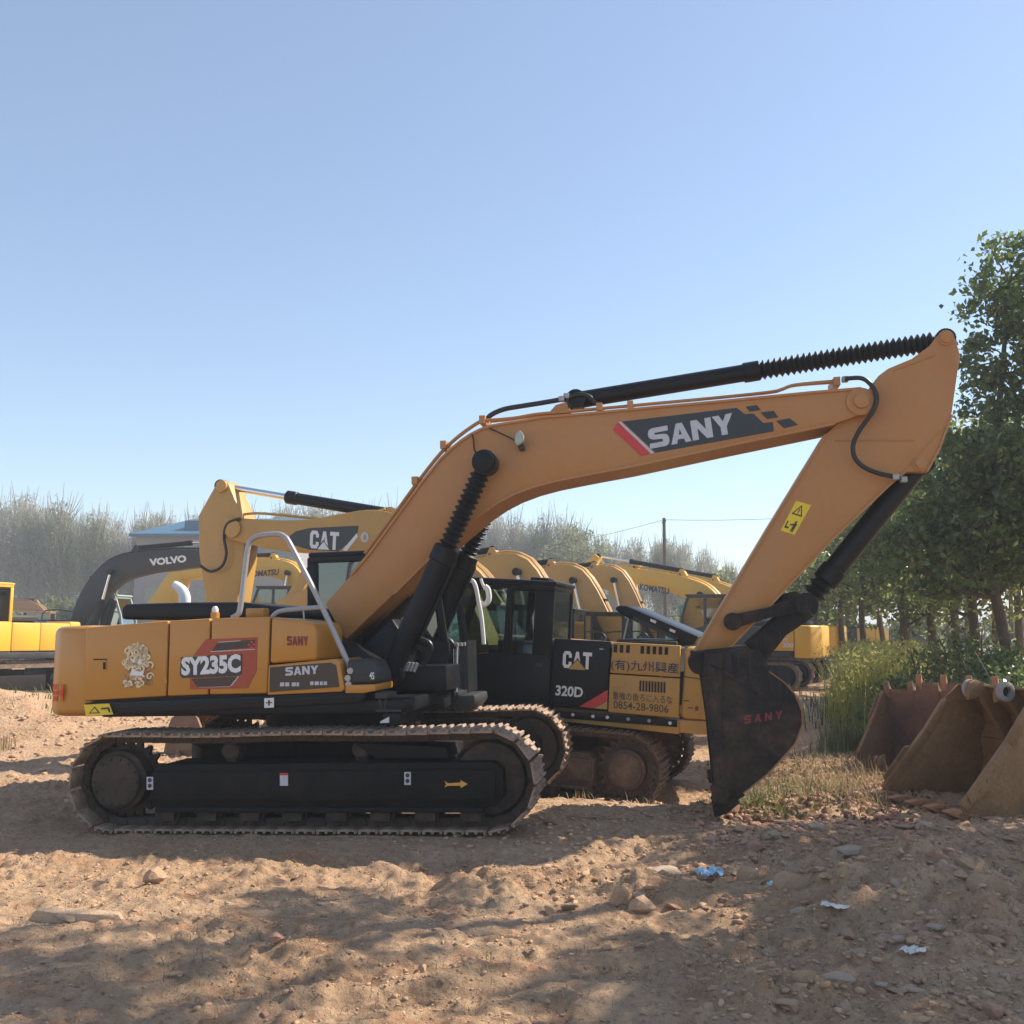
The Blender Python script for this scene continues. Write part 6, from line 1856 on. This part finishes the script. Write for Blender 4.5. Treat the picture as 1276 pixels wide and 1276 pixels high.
def building_and_pole():
    Y = 66.0
    r = thing('warehouse', 'long pale building with a blue sheet roof behind the excavators', 'building', Matrix.Translation(((163 - 638) * Y / 1276, Y, 0)))
    L = 10.6; zt = 8.0
    ze = 1.8 + (785 - 666) * Y / 1276
    zr = 1.8 + (785 - 637) * Y / 1276
    mb = MB(); mb.box(0.25, L, 0, 9, -0.3, ze); mb.build('wall', CONC, r)
    mb = MB()
    mb.add([(-0.05, -0.5, ze), (L + .4, -0.5, ze), (L + .4, 4.5, zr), (2.6, 4.5, zr), (-0.05, 9.5, ze), (L + .4, 9.5, ze), (-0.05, -0.5, ze - .18), (L + .4, -0.5, ze - .18)], [(0, 1, 2, 3), (0, 3, 4), (3, 2, 5, 4), (6, 7, 1, 0)])
    rf = mb.build('roof', BLUEROOF, r, smooth=False)
    mb = MB()
    mb.box(3.2, 4.5, 0.5, 2.6, ze + .3, ze + .95); mb.build('roof_dormer', BLUEROOF, rf)
    for fl in range(2):
        for k in range(6):
            x = 0.9 + k * 1.65; z = ze - 1.7 - fl * 2.9
            mb = MB(); mb.box(x, x + .95, -0.04, 0.0, z, z + 1.25); wn_ = mb.build('window', CONC, r)
            mb = MB(); mb.box(x + .08, x + .87, -0.06, -0.04, z + .08, z + 1.17); mb.build('pane', GLASSD, wn_)
    # pole and its wires
    Y = 55.0; X = (828.5 - 638) * Y / 1276
    pole = thing('utility_pole', 'slim grey utility pole rising behind the yellow booms', 'utility pole', Matrix.Translation((X, Y, hz(X, Y))))
    zt = 1.8 + (785 - 645) * Y / 1276
    mb = MB(); mb.tube([(0, 0, -.3), (0, 0, zt)], .1, 10, radii=[.13, .085]); mb.build('pole', BARK, pole)
    mb = MB(); mb.box(-.04, .04, -.5, .5, zt - .25, zt - .15); mb.build('crossarm', GREYB, pole)
    wire = thing('overhead_wire', 'thin overhead wires hanging from the slim pole', 'wire', Matrix.Translation((X, Y, 0)))
    for s, (px, py, Y2) in ((1, (560, 690, 95)), (2, (1330, 600, 50))):
        e = at_depth(px, py, Y2) - Vector((X, Y, 0))
        a = Vector((0, 0, hz(X, Y) + zt - .1))
        pts = [a + (e - a) * t - Vector((0, 0, 1.2 * 4 * t * (1 - t) * .5)) for t in np.linspace(0, 1, 14)]
        mb = MB(); mb.tube(pts, .012, 5); mb.build('wire', RUBBER, wire)
    Y = 40.0; X = (1268 - 638) * Y / 1276
    car = thing('parked_car', 'pale parked car half hidden behind the trunks at the right edge', 'car', Matrix.Translation((X, Y, hz(X, Y))) @ Matrix.Rotation(math.radians(172), 4, 'Z'))
    mb = MB(); mb.prism([(-2.1, .35), (2.1, .35), (2.15, .75), (1.3, .92), (.7, 1.4), (-1.2, 1.45), (-1.9, .95), (-2.15, .85)], -.8, .8); mb.build('body', CARW, car, bevel=.06)
    mb = MB(); mb.prism([(1.1, .95), (.65, 1.33), (-1.1, 1.37), (-1.6, .98)], .8, .81); mb.prism([(1.1, .95), (.65, 1.33), (-1.1, 1.37), (-1.6, .98)], -.81, -.8); mb.build('side_window', GLASSD, car)
    for x in (-1.3, 1.35):
        for y in (-.72, .72):
            mb = MB(); mb.cyl((x, y - .1, .32), (x, y + .1, .32), .32, 18); mb.build('wheel', RUBBER, car)


# ------------------------------------------------------------------ stones, clods and litter
def rock_mesh(name, seed, mat, flat_=0.7, sub=2, rough=0.35, blocky=0.0):
    bm = bmesh.new()
    bmesh.ops.create_icosphere(bm, subdivisions=sub, radius=1.0)
    off = Vector((seed * 3.7, seed * 1.3, seed * 2.1))
    rq = random.Random(seed * 7 + 1)
    cuts = [(Vector((rq.gauss(0, 1), rq.gauss(0, 1), rq.gauss(0, 1))).normalized(), rq.uniform(.42, .78)) for _ in range(9)]
    for v in bm.verts:
        c = v.co.copy()
        if blocky:
            m = max(abs(c.x), abs(c.y), abs(c.z)); c = c * (1 - blocky) + c / m * blocky * .8
        n = mnoise.noise(c * 1.1 + off) * rough * .6 + mnoise.noise(c * 2.7 + off) * rough * .3
        c = c * (1 + n)
        for pn, pd in cuts:
            t = c.dot(pn) - pd
            if t > 0: c = c - pn * t
        v.co = Vector((c.x, c.y * .85, c.z * flat_))
    me = bpy.data.meshes.new(name); bm.to_mesh(me); bm.free()
    me.materials.append(mat)
    return me


def rocks():
    g = np.random.default_rng(31); gr = random.Random(31)
    protos = [rock_mesh('stone', i, m, f, 2, .6, b) for i, (m, f, b) in enumerate(((ROCKM, .7, .3), (ROCKM, .55, .0), (ROCKR, .6, .6), (ROCKG, .6, .5), (CLOD, .7, 0), (CLOD, .8, .2), (ROCKR, .5, .3)))]
    big = [(826, 1093, .21, 3, 'large grey brown boulder beside the blue plastic scrap', .5), (800, 1112, .12, 4, 'brown stone leaning on the large boulder', .1), (770, 1118, .13, 5, 'flat dark clod left of the large boulder', 1.0), (193, 1100, .12, 4, 'dark angular clod on the sunlit dirt at left', .3),
           (982, 1243, .075, 1, 'rounded tan stone at the bottom of the rubble', .2), (988, 1262, .06, 6, 'reddish stone below the tan one at the bottom edge', .6), (1118, 1172, .07, 3, 'pale stone in the shaded dirt at right', .4), (1228, 1108, .17, 0, 'big half buried stone on the right rubble', 0.0),
           (944, 1062, .13, 2, 'brick red lump in front of the bucket pile', .2), (962, 1042, .12, 3, 'flat pale slab near the bucket tip', .7), (912, 1015, .17, 2, 'long flat reddish slab beside the bucket tip', 1.2), (1015, 1030, .14, 3, 'pale flat stone by the dry grass', .3), (1150, 1035, .15, 3, 'grey lump below the bucket teeth', .9), (1100, 1022, .12, 2, 'reddish stone below the bucket teeth', .1),
           (345, 1180, .075, 2, 'small red brick piece in the middle foreground', .4), (930, 1095, .14, 5, 'dark clod right of the blue scrap', .2), (1240, 1265, .10, 6, 'red stone in the bottom right corner', .3), (90, 1152, .13, 1, 'long pale ridge of dry clay at left', 0), (985, 1098, .16, 0, 'broad brown stone in the rubble', 0), (1060, 1075, .2, 3, 'wide weathered slab on the shaded heap', .2)]
    for px, py, s, k, lab, rz in big:
        p = ground_at(px, py)
        z = hz(p.x, p.y)
        p = ground_at(px, py, z)
        o = link('stone', protos[k], None, Matrix.Translation((p.x, p.y, hz(p.x, p.y) + s * .25)) @ Matrix.Rotation(rz, 4, 'Z') @ Matrix.Diagonal((s * .85, s * .7, s * .8, 1)))
        tag(o, lab, 'stone', 'larger stones lying on the yard')
    n = 0
    zones = [((930, 1276), (1035, 1270), 95, (.018, .07)), ((640, 1000), (1005, 1130), 60, (.02, .07)), ((0, 640), (1070, 1270), 45, (.012, .04)), ((640, 930), (1130, 1270), 30, (.012, .04)), ((1080, 1276), (1000, 1060), 30, (.02, .08))]
    kinds = ('dusty brown stone', 'flat dusty stone', 'brick red lump', 'pale grey brown stone', 'dark soil clod', 'round soil clod', 'flat reddish chip')
    places = ('in the rubble heap at right', 'between crawler and bucket', 'on the dirt in the left foreground', 'in the shaded middle foreground', 'below the dumped buckets')
    for ((a, b), (c, d), k, (s0, s1)), where in zip(zones, places):
        for i in range(k):
            p = ground_at(gr.uniform(a, b), gr.uniform(c, d))
            s = s0 + (s1 - s0) * gr.random() ** 2.2
            kk = gr.randrange(7)
            o = link('stone', protos[kk], None, Matrix.Translation((p.x, p.y, hz(p.x, p.y) + s * .2)) @ Matrix.Rotation(gr.uniform(0, 6.3), 4, 'Z') @ Matrix.Rotation(gr.uniform(-.4, .4), 4, 'X') @ Matrix.Diagonal((s * gr.uniform(.9, 1.6), s, s * gr.uniform(.6, 1), 1)))
            tag(o, 'small %s lying %s' % (kinds[kk], where), 'stone', '%ss %s' % (kinds[kk], where))
    # countless pebbles and clods
    base = []
    for i in range(6):
        me = rock_mesh('t', 40 + i, CLOD, .75, 1, .75, .35 * (i % 3))
        v = np.array([p.co[:] for p in me.vertices]); f = np.array([tuple(q.vertices) for q in me.polygons]); base.append((v, f)); bpy.data.meshes.remove(me)

    def stuff(name, X, Y, S, mat, seed):
        gg = np.random.default_rng(seed)
        Z = height(X, Y); V = []; F = []; o = 0
        for i in range(len(X)):
            v, f = base[i % 6]
            a = gg.uniform(0, 6.3); c, s = math.cos(a), math.sin(a)
            q = v * (S[i] * np.array([gg.uniform(.8, 1.5), 1, gg.uniform(.6, 1)]))
            V.append(np.column_stack([q[:, 0] * c - q[:, 1] * s + X[i], q[:, 0] * s + q[:, 1] * c + Y[i], q[:, 2] + Z[i] + S[i] * .15])); F.append(f + o); o += len(v)
        me = np_mesh(name, np.vstack(V), np.vstack(F)); me.materials.append(mat)
        tag(link(name, me), kind='stuff')

    def field(n, pxr, Yr, clump, crad, seed):
        q = np.random.default_rng(seed)
        return patch(pxr[0], pxr[1], Yr[0], Yr[1], n, q, clump, crad)
    X, Y = field(11000, (-20, 1300), (4.6, 10.2), 420, .24, 1)
    stuff('gravel', X, Y, .003 + .012 * g.random(len(X)) ** 3, CLOD, 1)
    X, Y = field(3000, (860, 1300), (4.8, 9.2), 90, .25, 2)
    stuff('rubble_clods', X, Y, .006 + .034 * g.random(len(X)) ** 3.2, CLOD, 2)
    X, Y = field(1800, (600, 1100), (7.2, 11.5), 80, .22, 3)
    stuff('soil_clods', X, Y, .007 + .040 * g.random(len(X)) ** 2.6, CLOD, 3)
    X, Y = field(2600, (-40, 640), (11.5, 22), 150, .4, 4)
    stuff('far_clods', X, Y, .012 + .07 * g.random(len(X)) ** 3, CLOD, 4)
    X, Y = field(900, (850, 1100), (8.6, 11.2), 50, .25, 5)
    stuff('brick_rubble', X, Y, .012 + .05 * g.random(len(X)) ** 2.2, ROCKR, 5)
    X, Y = field(1200, (-20, 700), (4.6, 9.0), 60, .25, 6)
    stuff('fine_clods', X, Y, .005 + .022 * g.random(len(X)) ** 3, CLOD, 6)


def crumple(name, px, py, w_, d_, h_, mat, label, cat, seed, rz=0.0):
    p = ground_at(px, py); z = hz(p.x, p.y); p = ground_at(px, py, z)
    n = 12; v = []; f = []
    for j in range(n):
        for i in range(n):
            u, t = i / (n - 1) - .5, j / (n - 1) - .5
            rr = 1 + .25 * mnoise.noise(Vector((u * 4, t * 4, seed)))
            q = mnoise.noise(Vector((u * 5, t * 5, seed * 2.3))) + .6 * mnoise.noise(Vector((u * 11, t * 11, seed)))
            v.append((u * w_ * rr, t * d_ * rr, h_ * (.5 + .6 * q) + .01))
    for j in range(n - 1):
        for i in range(n - 1):
            f.append((j * n + i, j * n + i + 1, (j + 1) * n + i + 1, (j + 1) * n + i))
    mb = MB(); mb.add(v, f); me = mb.mesh(name, mat, recalc=False)
    o = link(name, me, None, Matrix.Translation((p.x, p.y, hz(p.x, p.y) + .01)) @ Matrix.Rotation(rz, 4, 'Z'))
    return tag(o, label, cat)


def litter():
    crumple('plastic_scrap', 886, 1095, .17, .13, .07, BLUEBAG, 'crumpled light blue plastic scrap on the dirt', 'litter', 3, .3)
    crumple('plastic_scrap', 963, 1102, .07, .06, .03, BLUEBAG, 'tiny blue plastic scrap right of the larger one', 'litter', 5)
    crumple('paper_scrap', 1042, 1161, .17, .12, .02, PAPER, 'flat white scrap lying in the shaded dirt', 'litter', 7, -.4)
    crumple('paper_scrap', 1137, 1185, .12, .09, .03, PAPER, 'pale crumpled scrap beside the grey stone', 'litter', 9, .6)
    p = ground_at(95, 1155)
    o = thing('clay_slab', 'pale slab of dry clay lying at the left', 'slab', Matrix.Translation((p.x, p.y, hz(p.x, p.y) + .02)) @ Matrix.Rotation(-.2, 4, 'Z'))
    mb = MB(); mb.slab([(-.32, -.04), (-.1, -.08), (.2, -.05), (.34, -.02), (.3, .06), (.05, .07), (-.25, .05)], -.02, .05, .85); mb.build('slab', ROCKM, o, bevel=.012)
    for px, py, l, rz, lab in ((740, 1030, .5, .15, 'thin pale stick on the shaded dirt left of the bucket'), (655, 1014, .22, -.5, 'short pale wood sliver beside the lit crawler'), (560, 1040, .35, .1, 'grey twig in front of the crawler')):
        p = ground_at(px, py)
        mb = MB()
        pts = [Vector((p.x + math.cos(rz) * l * t, p.y + math.sin(rz) * l * t, 0)) for t in np.linspace(-.5, .5, 7)]
        for i, q in enumerate(pts):
            q.z = hz(q.x, q.y) + .025 + .012 * math.sin(i * 2.1)
        mb.tube(pts, .012, 6, radii=[.005, .008, .010, .010, .009, .007, .004])
        tag(mb.build('stick', WOODM), lab, 'stick')


grove()
shrubs()
grasses()
treeline()
building_and_pole()
rocks()
litter()


# ------------------------------------------------------------------ the hazy air
def haze():
    mb = MB(); mb.box(-960, 960, -40, 1060, -1.6, 17.0)
    m = bpy.data.materials.new('haze')
    m.use_nodes = True
    N, L = m.node_tree.nodes, m.node_tree.links
    N.remove(N['Principled BSDF'])
    v = N.new('ShaderNodeVolumePrincipled')
    v.inputs['Color'].default_value = (0.86, 0.91, 0.97, 1)
    v.inputs['Density'].default_value = 0.0019
    v.inputs['Anisotropy'].default_value = 0.1
    L.new(v.outputs[0], N['Material Output'].inputs['Volume'])
    o = mb.build('haze', m, smooth=False)
    tag(o, kind='stuff')


haze()
